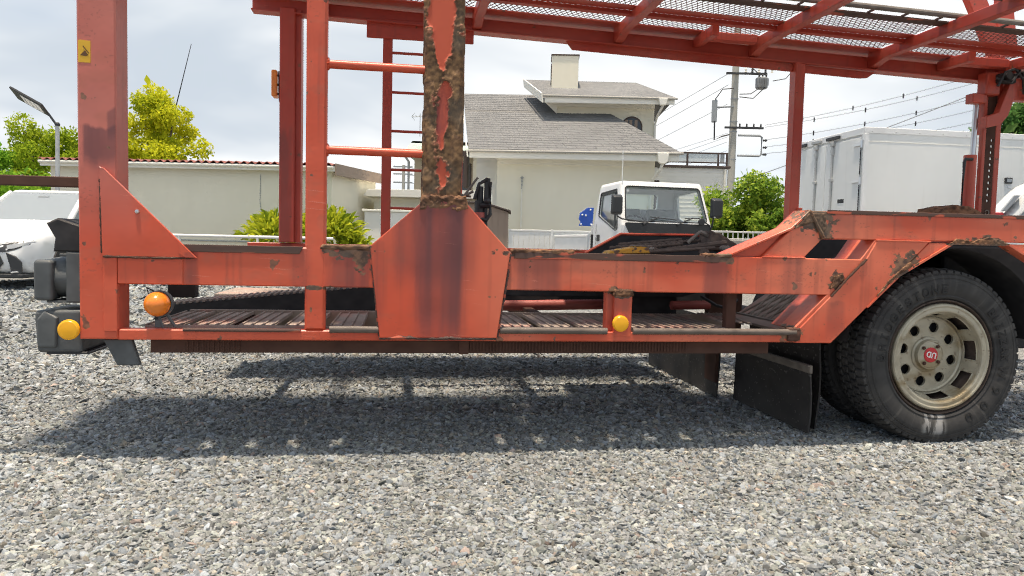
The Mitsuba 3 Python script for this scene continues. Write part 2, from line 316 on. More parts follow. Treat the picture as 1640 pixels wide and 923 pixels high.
scene['m_darkglass'] = pr((0.03, 0.035, 0.04), 0.08, specular=0.6)
# vehicles
scene['m_carwhite'] = pr((0.60, 0.615, 0.62), 0.22, specular=0.5, clearcoat=1.0, clearcoat_gloss=0.95)
scene['m_cabwhite'] = pr(proc(lambda p, n, uv: mix((0.60, 0.61, 0.61), (0.68, 0.69, 0.69), fbm(p.x * 5, p.y * 5, p.z * 5, 3))), 0.30, specular=0.5, clearcoat=0.6)
scene['m_boxwhite'] = pr(proc(lambda p, n, uv: mix(mix((0.60, 0.615, 0.605), (0.70, 0.715, 0.705), fbm(p.x * 1.5, p.y * 1.5, p.z * 0.6, 4)), (0.42, 0.42, 0.39), smoothstep(0.56, 0.85, fbm(p.x * 16, p.y * 16, p.z * 0.7, 3)) * 0.16)), 0.45, specular=0.4)
scene['m_trimblack'] = pr((0.022, 0.024, 0.027), 0.45, specular=0.5)
scene['m_seat'] = pr((0.27, 0.28, 0.28), 0.9)
scene['m_lamp'] = pr((0.24, 0.26, 0.28), 0.12, specular=0.7, clearcoat=1.0)
scene['m_tail'] = pr((0.40, 0.02, 0.03), 0.25)
scene['m_blue'] = pr((0.022, 0.085, 0.42), 0.45)
scene['m_windscreen'] = pr((0.22, 0.25, 0.27), 0.06, specular=0.7, clearcoat=1.0)
scene['m_glass'] = {'type': 'thindielectric', 'int_ior': 1.75, 'specular_transmittance': {'type': 'rgb', 'value': [0.80, 0.87, 0.86]}}
# plants
scene['m_leaf'] = {'type': 'principledthin', 'base_color': VC, 'roughness': 0.5, 'diff_trans': 0.9, 'spec_trans': 0.0, 'eta': 1.4}
scene['m_bark'] = pr(proc(lambda p, n, uv: mix((0.06, 0.045, 0.035), (0.15, 0.12, 0.09), fbm(p.x * 14, p.y * 14, p.z * 4, 3))), 0.9)

# ================================================================== ground
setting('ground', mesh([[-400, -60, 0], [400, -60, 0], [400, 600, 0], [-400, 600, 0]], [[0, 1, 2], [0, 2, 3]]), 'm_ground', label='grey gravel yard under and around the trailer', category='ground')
def gravel():
    rng = np.random.default_rng(5)
    ico = [trimesh.creation.icosphere(s) for s in (0, 1)]
    ico = [(V(m.vertices), np.asarray(m.faces)) for m in ico]
    octa = (V([[1, 0, 0], [-1, 0, 0], [0, 1, 0], [0, -1, 0], [0, 0, 1], [0, 0, -1]]), np.array([[0, 2, 4], [2, 1, 4], [1, 3, 4], [3, 0, 4], [2, 0, 5], [1, 2, 5], [3, 1, 5], [0, 3, 5]]))
    vs, fs, cs, ns, n0 = [], [], [], [], 0
    for v0, v1, s, kind, ulo, uhi in ((1.5, 2.5, 0.0098, 0, -0.88, 0.88), (2.5, 3.7, 0.0118, 0, -0.84, 0.84), (3.7, 6.0, 0.0170, 2, -0.80, 0.84), (6.0, 12.5, 0.038, 2, -0.74, -0.22)):
        gv = np.arange(v0, v1, s); gu = np.arange(min(ulo * v1, ulo * v0), max(uhi * v1, uhi * v0), s)
        U, W = np.meshgrid(gu, gv); U, W = U.ravel(), W.ravel()
        U = U + rng.uniform(-0.5, 0.5, U.size) * s; W = W + rng.uniform(-0.5, 0.5, U.size) * s
        ok = (U > ulo * W - 0.05) & (U < uhi * W + 0.05); U, W = U[ok], W[ok]; N = U.size
        x = U * math.cos(YAW) + W * math.sin(YAW) + CAM[0]; y = -U * math.sin(YAW) + W * math.cos(YAW) + CAM[1]
        bv, bf = ico[kind] if kind < 2 else octa
        patch = meshkit.fbm(np.stack([x * 0.9, y * 0.9, 0 * x], 1), 3, 3)
        r = s * 0.60 * np.exp(rng.normal(0, 0.46, N)) * (0.80 + 0.45 * patch); r = np.clip(r, 0.30 * s, 1.5 * s)
        sc = np.stack([r * rng.uniform(0.95, 1.40, N), r * rng.uniform(0.72, 1.0, N), r * rng.uniform(0.28, 0.52, N)], 1)
        P = bv[None] * (1 + rng.uniform(-0.24, 0.24, (N, len(bv), 1)))
        P = np.sign(P) * np.abs(P) ** 0.85 * sc[:, None]
        q = rng.normal(0, 1, (N, 4)) * [1, 0.28, 0.28, 1]; q /= np.linalg.norm(q, axis=1, keepdims=True)
        w, a, b, c = q.T
        Rm = np.stack([1 - 2 * (b * b + c * c), 2 * (a * b - c * w), 2 * (a * c + b * w), 2 * (a * b + c * w), 1 - 2 * (a * a + c * c), 2 * (b * c - a * w), 2 * (a * c - b * w), 2 * (b * c + a * w), 1 - 2 * (a * a + b * b)], 1).reshape(N, 3, 3)
        P = np.einsum('nij,nkj->nki', Rm, P)
        z = 0.10 * sc[:, 2] + rng.uniform(0, 0.35, N) * sc[:, 2]
        P += np.stack([x, y, z], 1)[:, None]
        g = np.clip(rng.normal(0.235, 0.070, N) * (0.80 + 0.4 * patch), 0.06, 0.62); hue = rng.uniform(0, 1, N)
        col = g[:, None] * np.where(hue[:, None] < 0.09, [1.10, 1.0, 0.84], np.where(hue[:, None] < 0.35, [0.94, 1.0, 1.05], np.where(hue[:, None] < 0.6, [0.99, 1.01, 0.92], [1.0, 1.0, 0.98])))
        col *= [0.955, 1.0, 1.035]
        col[hue > 0.988] *= [1.10, 0.86, 0.76]
        f = bf[None] + (np.arange(N) * len(bv))[:, None, None] + n0
        # softened stone normals
        vs.append(P.reshape(-1, 3)); fs.append(f.reshape(-1, 3)); cs.append(np.repeat(np.clip(col, 0, 0.85), len(bv), 0)); n0 += N * len(bv)
    return mesh(np.vstack(vs), np.vstack(fs)), np.vstack(cs)
_g, _gc = gravel()
setting('gravel', _g, 'm_stone', smooth=False, color=_gc, kind='stuff', label='loose grey crushed stone covering the yard', category='gravel')

# ================================================================== the trailer
TR = thing('car_carrier_trailer', 'weathered red car carrier trailer with ladder, mesh upper deck and one big wheel', 'trailer')
P_ = lambda name, m, b='m_paint', **k: part(TR, name, m, b, **k)
W2 = 2.30                                     # outer face of the far side
def dz(x): return 2.43 - 0.028 * x              # underside of the upper deck mesh
# lower side beam, rail and their rusty trim
P_('side_beam', prism([(-1.03, 0.676), (1.835, 0.672), (1.99, 0.828), (-1.03, 0.826)], 0.0, 0.085, 0.004), label='red lower side beam along the near side')
P_('side_rail', prism([(-1.03, 0.467), (1.70, 0.467), (1.70, 0.507), (-1.03, 0.507)], 0.0, 0.06, 0.004))
for x0, x1 in ((-0.86, -0.362), (0.455, 1.335)):
    P_('edge_lip', prism([(x0, 0.801), (x1 - 0.015, 0.801), (x1, 0.829), (x0 + 0.005, 0.829)], -0.006, -0.001, 0.0015), 'm_lip')
P_('edge_lip', prism([(1.80, 1.019), (4.5, 1.030), (4.5, 1.045), (1.80, 1.036)], -0.006, -0.001, 0.0015), 'm_lip')
for x0, x1 in ((-0.262, -0.075), (0.405, 0.848), (0.958, 1.68)):
    P_('rub_pipe', tube([(x0, -0.003, 0.511), ((x0 + x1) / 2, -0.004, 0.512), (x1, -0.003, 0.511)], 0.0135, 12), 'm_rubpipe')
P_('rub_pipe', tube([(-0.80, -0.003, 0.507), (-0.37, -0.003, 0.506)], 0.007, 8), 'm_lip')
P_('under_channel', cat(box(-0.93, 1.585, 0.045, 0.052, 0.414, 0.466, 0.001), box(-0.93, 1.585, 0.045, 0.11, 0.412, 0.419, 0.001)), 'm_brown')
P_('channel_rib', cat([box(x, x + 0.006, 0.040, 0.0455, 0.418, 0.464, 0.001) for x in list(np.arange(0.262, 1.22, 0.0135)) + list(np.arange(-0.80, -0.60, 0.019))]), 'm_brown', kind='stuff')
P_('joint_plate', box(0.245, 0.285, 0.036, 0.0445, 0.409, 0.466, 0.001), 'm_brown')
# corner post
P_('corner_post', prism([(-1.163, 0.469), (-1.030, 0.469), (-1.030, 2.36), (-1.163, 2.36)], 0.0, 0.125, 0.006), label='tall red corner post with yellow warning sticker at the left end')
P_('corner_gusset', prism([(-1.086, 1.105), (-1.070, 1.100), (-0.765, 0.795), (-0.748, 0.779), (-1.078, 0.779)], -0.013, -0.001, 0.002))
P_('gusset_fold', prism([(-0.812, 0.843), (-0.748, 0.779), (-0.788, 0.779), (-0.812, 0.795)], -0.0185, -0.0135, 0.0015))
P_('corner_web', box(-1.078, -1.030, -0.008, -0.0005, 0.50, 0.776, 0.002))
P_('beam_cap', box(-1.028, -0.800, -0.006, -0.0005, 0.679, 0.776, 0.002))
def bead(pts, r, seed):
    p = V(pts); d = np.concatenate([[0], np.cumsum(np.linalg.norm(np.diff(p, axis=0), axis=1))]); n = max(6, int(d[-1] / 0.007))
    t = np.linspace(0, d[-1], n); q = np.stack([np.interp(t, d, p[:, k]) for k in range(3)], 1)
    w = meshkit.fbm(q * 55, 3, seed) - 0.5; q = q + np.stack([w, 0 * w, np.roll(w, 7)], 1) * r * 1.2
    return tube(q, r * (0.75 + 1.1 * (meshkit.noise(q * 95, seed))), 6)
P_('weld_bead', bead([(-1.083, -0.006, 1.06), (-1.081, -0.008, 0.90), (-1.080, -0.006, 0.79)], 0.0042, 1), 'm_brown')
P_('weld_bead', bead([(-1.075, -0.010, 0.778), (-0.90, -0.009, 0.776), (-0.76, -0.010, 0.778)], 0.0038, 2), 'm_brown')
P_('bolt', cat(lathe([(0.0001, -0.022), (0.007, -0.021), (0.0085, -0.017), (0.0085, -0.013)], 8, axis='y'),), 'm_chrome', frame=np.array([[1, 0, 0, -0.955], [0, 1, 0, 0], [0, 0, 1, 0.945], [0, 0, 0, 1.0]]))
# sticker: yellow plate with a dark pictogram
st = P_('warning_sticker', prism([(-1.157, 1.478), (-1.115, 1.478), (-1.115, 1.556), (-1.150, 1.558), (-1.157, 1.556)], -0.0015, -0.0003, 0), 'm_sticker', smooth=False, label='yellow warning sticker')
part(st, 'pictogram', cat(prism([(-1.150, 1.503), (-1.141, 1.513), (-1.133, 1.521), (-1.127, 1.511), (-1.122, 1.505), (-1.131, 1.500)], -0.0026, -0.0017, 0), prism([(-1.1415, 1.535), (-1.1385, 1.537), (-1.119, 1.512), (-1.1205, 1.509)], -0.0036, -0.0028, 0)), 'm_ink', smooth=False)
# ladder
P_('ladder_rail', prism([(-0.357, 0.508), (-0.281, 0.508), (-0.281, 2.34), (-0.357, 2.34)], -0.001, 0.060, 0.008))
for z in (1.530, 1.204, 1.856, 2.18):
    P_('ladder_rung', tube([(-0.285, 0.03, z), (0.10, 0.03, z)], 0.0165, 14), label='red ladder rung' if z == 1.53 else None)
    P_('weld_bead', bead([(-0.279, 0.030 + 0.02 * math.cos(a), z + 0.02 * math.sin(a)) for a in np.linspace(0, 2 * PI, 13)], 0.004, 3), 'm_paint')
# rusty post: painted core showing through torn rust
def rusty_post():
    prof = []
    x0, x1, y0, y1, c = 0.092, 0.236, -0.004, 0.12, 0.022
    for (cx, cy, a0) in ((x1 - c, y0 + c, -90), (x1 - c, y1 - c, 0), (x0 + c, y1 - c, 90), (x0 + c, y0 + c, 180)):
        prof += [(cx + c * math.cos(math.radians(a0 + k * 22.5)), cy + c * math.sin(math.radians(a0 + k * 22.5))) for k in range(5)]
    q = V(prof + prof[:1]); d = np.concatenate([[0], np.cumsum(np.linalg.norm(np.diff(q, axis=0), axis=1))])
    n = 170; t = np.linspace(0, d[-1], n, endpoint=False); ring = np.stack([np.interp(t, d, q[:, k]) for k in range(2)], 1)
    z = np.linspace(0.985, 2.34, 370)
    nr = np.stack([np.roll(ring, -1, 0)[:, 1] - np.roll(ring, 1, 0)[:, 1], -(np.roll(ring, -1, 0)[:, 0] - np.roll(ring, 1, 0)[:, 0])], 1); nr /= np.linalg.norm(nr, axis=1, keepdims=True)
    Z, I = np.meshgrid(z, np.arange(n), indexing='ij')
    p = np.concatenate([ring[I], Z[..., None]], -1); nn = np.concatenate([nr[I], 0 * Z[..., None]], -1)
    x = p[..., 0]
    f1 = meshkit.fbm(p * [26, 26, 15], 4, 1); f2 = meshkit.fbm(p * 75, 4, 2)
    # width of the surviving paint at each height: torn to a point at two heights
    zk = [0.9, 1.03, 1.05, 1.09, 1.18, 1.30, 1.43, 1.475, 1.50, 1.53, 1.60, 1.75, 2.4]
    cl = [0.15, 0.15, 0.154, 0.164, 0.156, 0.158, 0.160, 0.167, 0.154, 0.160, 0.157, 0.153, 0.155]
    wl = [-.05, -.05, 0.002, 0.024, 0.020, 0.022, 0.024, 0.006, -.012, 0.010, 0.040, 0.052, 0.058]
    cx, ww = np.interp(Z, zk, cl), np.interp(Z, zk, wl)
    f3 = meshkit.fbm(p * [34, 34, 9] + 4, 4, 5)
    dist = ww - np.abs(x - cx) + (f1 - 0.5) * 0.050 + (f3 - 0.5) * 0.055 + (f2 - 0.5) * 0.024
    front = p[..., 1] < 0.02
    bare = np.clip(dist / 0.003, 0, 1) * front
    lift = (1 - bare) * (0.0022 + 0.0055 * np.clip((f3 - 0.46) * 9, 0, 1) + 0.0020 * f2)
    edge = np.exp(-(dist / 0.0055) ** 2) * front
    lift += edge * 0.007 * np.clip(f2 * 2 - 0.55, 0, 1)
    p = p + nn * lift[..., None]
    rs = np.clip((f2 - 0.32) / 0.34, 0, 1)[..., None]
    rust = V([0.080, 0.046, 0.028]) * (1 - rs) + V([0.215, 0.128, 0.064]) * rs
    rust = rust * (1 + 0.30 * np.clip((f3 - 0.46) * 9, 0, 1)[..., None] - 0.15)
    g = np.clip((meshkit.fbm(p * 8, 3, 7) - 0.45) * 4, 0, 1)[..., None]
    rust = rust * (1 - 0.55 * g) + V([0.115, 0.098, 0.078]) * 0.55 * g
    pk = np.clip((meshkit.fbm(p * [30, 30, 5], 4, 8) - 0.42) * 4, 0, 1)[..., None] * np.clip((1.52 - Z) * 8, 0, 1)[..., None]
    pt = V([0.47, 0.095, 0.055]) * (1 - 0.8 * pk) + V([0.17, 0.05, 0.055]) * 0.8 * pk
    col = rust * (1 - bare[..., None]) + pt * bare[..., None]
    col = col * (1 - 0.55 * edge[..., None] * (f2[..., None] > 0.5)) + V([0.42, 0.17, 0.12]) * (0.55 * edge[..., None] * (f2[..., None] > 0.5))
    low = np.clip((1.05 - Z) / 0.03, 0, 1)[..., None] * np.clip((f1 - 0.42) * 6, 0, 1)[..., None]
    col = col * (1 - 0.6 * low) + V([0.30, 0.06, 0.045]) * 0.6 * low
    m, k = len(z), n; i, j = np.meshgrid(np.arange(m - 1), np.arange(k), indexing='ij'); j2 = (j + 1) % k
    a, b, c_, e = i * k + j, i * k + j2, (i + 1) * k + j2, (i + 1) * k + j
    return mesh(p.reshape(-1, 3), np.stack([np.stack([a, b, c_], -1), np.stack([a, c_, e], -1)], 2).reshape(-1, 3)), col.reshape(-1, 3)
_m, _c2 = rusty_post()
P_('rusty_post', _m, 'm_postvc', color=_c2, smooth=True, label='thick post with brown rust scabs and torn red paint')
P_('post_back', box(0.226, 0.246, 0.08, 0.125, 0.95, 2.34, 0.004))
# pentagon plate that carries the post
P_('support_plate', prism([(0.093, 1.020), (0.248, 1.025), (0.437, 0.824), (0.390, 0.483), (-0.070, 0.481), (-0.111, 0.838)], -0.022, -0.002, 0.0025), label='pentagon shaped red support plate with dark vertical stains')
P_('weld_bead', bead([(-0.072, -0.012, 0.480), (0.02, -0.020, 0.484), (0.10, -0.014, 0.479), (0.20, -0.018, 0.482), (0.388, -0.012, 0.480)], 0.0055, 4), 'm_lip')
P_('weld_bead', bead([(0.392, -0.005, 0.485), (0.425, -0.006, 0.70), (0.438, -0.005, 0.82)], 0.0052, 5), 'm_lip')
P_('weld_bead', bead([(-0.072, -0.004, 0.485), (-0.094, -0.004, 0.70), (-0.112, -0.004, 0.835)], 0.0045, 6), 'm_lip')
P_('rust_crust', crust(prism([(0.086, 1.040), (0.256, 1.042), (0.266, 0.992), (0.225, 0.980), (0.19, 0.996), (0.145, 0.982), (0.105, 0.994), (0.078, 0.985)], -0.024, -0.006, 0.004), 0.006, 0.022, 75, 21), 'm_rust')
# stub between beam and rail, with reflectors
P_('stub_post', cat(box(0.878, 0.953, -0.0015, 0.06, 0.485, 0.676, 0.004), box(0.849, 0.880, 0.025, 0.07, 0.507, 0.676, 0.003)))
P_('rust_cap', crust(box(0.872, 0.958, -0.007, 0.02, 0.655, 0.684, 0.006), 0.006, 0.012, 70, 3), 'm_rust')
def reflector(x, z, r, label):
    F = np.array([[1, 0, 0, x], [0, 1, 0, 0], [0, 0, 1, z], [0, 0, 0, 1.0]])
    k = P_('side_reflector', lathe([(r * 0.90, -0.0145), (r * 0.98, -0.0135), (r, -0.011), (r, -0.0018)], 40), 'm_yellow', frame=F, label=label)
    part(k, 'lens', lathe([(0.0001, -0.0185), (r * 0.5, -0.0180), (r * 0.84, -0.0165), (r * 0.90, -0.0142)], 40), 'm_yellow', frame=F)
reflector(0.9035, 0.543, 0.0335, 'round yellow side reflector on the short post')
# rust crusts standing proud of the paint
for i, b in enumerate(((-0.30, -0.095, -0.005, 0.05, 0.822, 0.838), (0.445, 0.70, -0.006, 0.05, 0.822, 0.838), (1.255, 1.375, -0.006, 0.05, 0.822, 0.837))):
    P_('rust_crust', crust(box(*b, 0.004), 0.008, 0.014, 60, i), 'm_rust')
P_('rust_flake', crust(prism([(0.60, 0.836), (0.72, 0.842), (0.74, 0.836)], 0.01, 0.06, 0), 0.01, 0.01, 50, 8), 'm_rust')
# rise over the wheels: sloped gusset, leg, upper beam, strut
P_('slope_gusset', prism([(1.358, 0.829), (1.520, 0.829), (1.642, 0.955)], 0.030, 0.05, 0.002))
P_('slope_flange', prism([(1.350, 0.829), (1.640, 0.957), (1.722, 1.034), (1.733, 1.030), (1.647, 0.948), (1.372, 0.829)], -0.003, 0.135, 0.002))
P_('slope_leg', prism([(1.520, 0.829), (1.706, 0.829), (1.788, 0.912), (1.7255, 1.029), (1.646, 0.951)], 0.004, 0.08, 0.003))
P_('leg_foot', box(1.515, 1.712, -0.003, 0.08, 0.8265, 0.832, 0.002))
P_('rust_crust', crust(prism([(1.655, 0.952), (1.722, 1.020), (1.795, 1.022), (1.800, 0.965), (1.782, 0.915), (1.770, 0.95), (1.745, 0.985), (1.715, 0.975)], -0.004, 0.006, 0.002), 0.008, 0.012, 80, 5), 'm_rust', label='brown rust scab at the head of the slope')
P_('upper_beam', prism([(1.724, 1.030), (1.788, 0.912), (4.5, 0.930), (4.5, 1.045)], 0.0, 0.085, 0.004))
P_('seam_bead', bead([(1.725, -0.004, 1.025), (1.755, -0.004, 0.97), (1.788, -0.003, 0.915)], 0.006, 9), 'm_rust')
P_('strut', prism([(1.684, 0.4645), (1.847, 0.4645), (2.008, 0.622), (2.290, 0.912), (2.040, 0.912), (1.993, 0.832), (1.835, 0.668), (1.690, 0.520)], -0.004, 0.050, 0.003), label='broad slanting red strut in front of the wheel')
P_('strut_head', box(2.035, 2.295, -0.008, 0.05, 0.9085, 0.9155, 0.002))
P_('strut_flange', prism([(1.675, 0.526), (1.690, 0.520), (1.835, 0.668), (1.995, 0.832), (2.045, 0.908), (2.032, 0.915), (1.98, 0.84), (1.82, 0.674)], 0.0005, 0.20, 0.002))
P_('rust_crust', crust(prism([(1.833, 0.70), (1.850, 0.752), (1.885, 0.764), (1.893, 0.742), (1.862, 0.712)], -0.008, -0.001, 0.001), 0.006, 0.012, 90, 6), 'm_rust')
P_('seam_bead', bead([(1.835, -0.005, 0.668), (1.91, -0.006, 0.748), (1.993, -0.005, 0.830)], 0.0042, 10), 'm_brown')
P_('rail_end', crust(box(1.645, 1.70, -0.012, 0.02, 0.474, 0.528, 0.004), 0.008, 0.016, 60, 2), 'm_brown')
# wheel arch
P_('arch_plate', prism([(2.150, 0.762), (2.292, 0.906), (2.402, 0.908)], 0.002, 0.014, 0.002))
P_('arch_plate', prism([(2.680, 0.909), (2.960, 0.912), (2.960, 0.760)], 0.002, 0.014, 0.002))
P_('arch_lip', cat(prism([(2.006, 0.624), (2.150, 0.766), (2.402, 0.911), (2.680, 0.912), (2.960, 0.764), (2.960, 0.756), (2.679, 0.903), (2.404, 0.902), (2.154, 0.757), (2.010, 0.618)], -0.007, 0.06, 0)), smooth=False)
for i, g in enumerate(([(2.05, 0.672), (2.10, 0.735), (2.16, 0.79), (2.20, 0.82), (2.205, 0.80), (2.15, 0.765), (2.10, 0.717)], [(2.39, 0.908), (2.42, 0.928), (2.455, 0.924), (2.49, 0.915), (2.53, 0.926), (2.58, 0.938), (2.62, 0.930), (2.66, 0.916), (2.68, 0.908)])):
    P_('rust_crust', crust(prism(g, -0.009, 0.0, 0.001), 0.006, 0.014, 75, 7 + i), 'm_rust')
an = np.radians(np.linspace(8, 172, 22))
P_('inner_fender', cat([mesh(*(lambda v, f: (v, f))(V([[2.43 + 0.50 * math.cos(a), y, 0.40 + 0.485 * math.sin(a)] for a in an for y in (0.02, 0.95)]), [[2 * i, 2 * i + 1, 2 * i + 3] for i in range(21)] + [[2 * i, 2 * i + 3, 2 * i + 2] for i in range(21)]))]), 'm_black')
P_('wheel_well', cat(box(1.98, 3.3, 0.62, 0.64, 0.22, 0.92, 0), box(2.62, 3.6, 0.30, 0.34, 0.40, 0.90, 0.01)), 'm_black')
P_('axle', lathe([(0.06, 0.26), (0.06, 2.2)], 16), 'm_black', frame=np.array([[1, 0, 0, 2.43], [0, 1, 0, 0], [0, 0, 1, 0.4], [0, 0, 0, 1.0]]))
# ---- the wheel
HUB = np.array([[1, 0, 0, 2.43], [0, 1, 0, 0], [0, 0, 1, 0.394], [0, 0, 0, 1.0]])
def tyre_prof(y0, y1):
    h = [(0.262, 0.030), (0.268, 0.014), (0.276, 0.010), (0.282, 0.013), (0.300, 0.004), (0.318, 0.001), (0.340, 0.0), (0.352, 0.003), (0.356, 0.007), (0.360, 0.005), (0.372, 0.010), (0.375, 0.014), (0.379, 0.012), (0.386, 0.022), (0.390, 0.036), (0.3915, 0.052)]
    return [(r, y0 + d) for r, d in h] + [(r, y1 - d) for r, d in h[::-1]]
def bend(m, r0, ang):
    """lettering from the x-y plane onto the sidewall: baseline at radius r0, starting at angle ang and running clockwise"""
    v = V(m.vertices); a = ang - v[:, 0] / (r0 + 0.02); r = r0 + v[:, 1]
    return mesh(np.stack([r * np.cos(a), v[:, 2], r * np.sin(a)], 1), m.faces)
def wheel(first, y0):
    wk = P_('wheel', lathe([(0.216, y0 + 0.045), (0.212, y0 + 0.20), (0.19, y0 + 0.215)], 48), 'm_scrap', frame=HUB) if first else P_('inner_wheel', lathe([(0.262, y0 + 0.05), (0.20, y0 + 0.06), (0.05, y0 + 0.08)], 40), 'm_black', frame=HUB)
    ty = part(wk, 'tyre', lathe(tyre_prof(y0, y0 + 0.225), 120), 'm_rubber', frame=HUB, smooth=25)
    blocks = []
    rng = np.random.default_rng(3)
    for i in range(66):
        a = 2 * PI * i / 66
        for row, (ya, yb, tw) in enumerate(((0.014, 0.060, 0.0), (0.066, 0.108, 0.5), (0.116, 0.158, 0.0), (0.165, 0.211, 0.5))):
            b = box(0.384, 0.4015 + rng.uniform(-0.001, 0.0008), y0 + ya, y0 + yb, -0.0145, 0.0145, 0.003)
            if row in (0, 3):
                s = 0 if row == 0 else 1; b.vertices[:, 0] -= 0.010 * np.clip(((y0 + 0.034 - b.vertices[:, 1]) if row == 0 else (b.vertices[:, 1] - y0 - 0.191)) / 0.02, 0, 1)
            blocks.append(rot(b, -math.degrees(a + tw * 2 * PI / 66), (0, 1, 0)))
    part(ty, 'tread_block', cat(blocks), 'm_rubber', frame=HUB, kind='stuff')
    if not first: return
    for word, h, r0, a0, a1 in (('BRIDGESTONE', 0.040, 0.292, 180, 93), ('W900', 0.044, 0.288, -12, -62), ('BLIZZAK', 0.036, 0.290, 42, 0)):
        full = []
        for k, ch in enumerate(word):
            q = meshkit.text_mesh(ch, h, 0.0026, True); q = mv(q, -(q.bounds[0, 0] + q.bounds[1, 0]) / 2, 0, 0)
            aa = math.radians(a0 + (a1 - a0) * k / (len(word) - 1))
            full.append(mv(bend(q, r0, aa), 0, y0 - 0.0006, 0))
        part(ty, 'sidewall_lettering', cat(full), 'm_letter', frame=HUB, smooth=False, kind='stuff')
    # rim: ring, wall with eight windows, disc with eight holes
    d = y0 + 0.012
    rim = part(wk, 'rim', lathe([(0.243, d + 0.022), (0.243, d + 0.006), (0.239, d), (0.232, d - 0.001), (0.226, d + 0.003), (0.212, d + 0.002), (0.206, d + 0.005), (0.203, d + 0.012)], 72), 'm_rim', frame=HUB, smooth=30)
    part(wk, 'bead_ring', lathe([(0.262, d + 0.016), (0.260, d + 0.006), (0.257, d + 0.003), (0.254, d + 0.008), (0.250, d + 0.03), (0.238, d + 0.034)], 72), 'm_scrap', frame=HUB)
    yd = d + 0.098
    wall = lambda t: (0.203 - 0.025 * t, d + 0.012 + (yd - d - 0.012) * t)
    segs = [lathe([wall(t) for t in np.linspace(0, 0.20, 3)], 72), lathe([wall(t) for t in np.linspace(0.86, 1.0, 2)], 72), lathe([(0.1765, yd - 0.004), (0.172, yd - 0.006), (0.168, yd - 0.002), (0.166, yd)], 72)]
    for k in range(8):
        c0 = math.radians(8 + 45 * k)
        segs.append(lathe([wall(t) for t in np.linspace(0.2, 0.86, 4)], 5, c0 + math.radians(14), c0 + math.radians(31)))
        # lips round each window
        for a in (c0 - math.radians(14), c0 + math.radians(14)):
            (ra, ya), (rb, yb) = wall(0.2), wall(0.86)
            segs.append(tube([(ra * math.cos(a), ya, ra * math.sin(a)), (rb * math.cos(a), yb, rb * math.sin(a))], 0.0026, 6))
        for t in (0.2, 0.86):
            r, y = wall(t); segs.append(tube([(r * math.cos(a), y, r * math.sin(a)) for a in np.linspace(c0 - math.radians(14), c0 + math.radians(14), 7)], 0.0026, 6))
    part(rim, 'dish_wall', cat(segs), 'm_rim', frame=HUB, smooth=30)
    disc = holed(Point(0, 0).buffer(0.168, 32).exterior.coords, [Point(0.128 * math.cos(math.radians(33 + 45 * k)), 0.128 * math.sin(math.radians(33 + 45 * k))).buffer(0.0245, 12) for k in range(8)], yd, yd + 0.012)
    part(rim, 'disc', disc, 'm_rim', frame=HUB)
    for k in range(8): part(rim, 'hole_rim', tube([(0.128 * math.cos(math.radians(33 + 45 * k)) + 0.0255 * math.cos(a), yd - 0.0005, 0.128 * math.sin(math.radians(33 + 45 * k)) + 0.0255 * math.sin(a)) for a in np.linspace(0, 2 * PI, 19)], 0.0022, 6), 'm_rim', frame=HUB)
    part(wk, 'brake_drum', lathe([(0.0001, yd + 0.045), (0.165, yd + 0.045), (0.17, yd + 0.12)], 40), 'm_black', frame=HUB)
    yh = yd - 0.024
    hc = part(wk, 'hub_cap', lathe([(0.0001, yh), (0.055, yh), (0.060, yh + 0.002), (0.063, yh - 0.002), (0.067, yh - 0.002), (0.070, yh + 0.003), (0.071, yh + 0.016), (0.080, yh + 0.019), (0.083, yd - 0.0005)], 48), 'm_rim', frame=HUB)
    for k in range(4):
        a = math.radians(50 + 90 * k)
        part(hc, 'bolt', mv(lathe([(0.0001, -0.010), (0.006, -0.010), (0.0085, -0.006), (0.0085, -0.0005)], 6), 0.050 * math.cos(a), yh, 0.050 * math.sin(a)), 'm_brown', frame=HUB)
    part(hc, 'emblem', mv(lathe([(0.0001, -0.0040), (0.032, -0.0036), (0.0345, -0.0022), (0.035, -0.0004)], 40), 0, yh, 0), 'm_hubred', frame=HUB, label='round red hub emblem')
    ud = meshkit.text_mesh('UD', 0.026, 0.0016, True); b = ud.bounds; ud = mv(ud, -(b[0, 0] + b[1, 0]) / 2, -0.013, 0)
    v = V(ud.vertices); a = math.radians(168); ud = mesh(np.stack([v[:, 0] * math.cos(a) - v[:, 1] * math.sin(a), -v[:, 2] + yh - 0.0037, v[:, 0] * math.sin(a) + v[:, 1] * math.cos(a)], 1), ud.faces)
    part(hc, 'emblem_lettering', ud, 'm_white', frame=HUB, smooth=False)
wheel(True, 0.040)
wheel(False, 0.335)
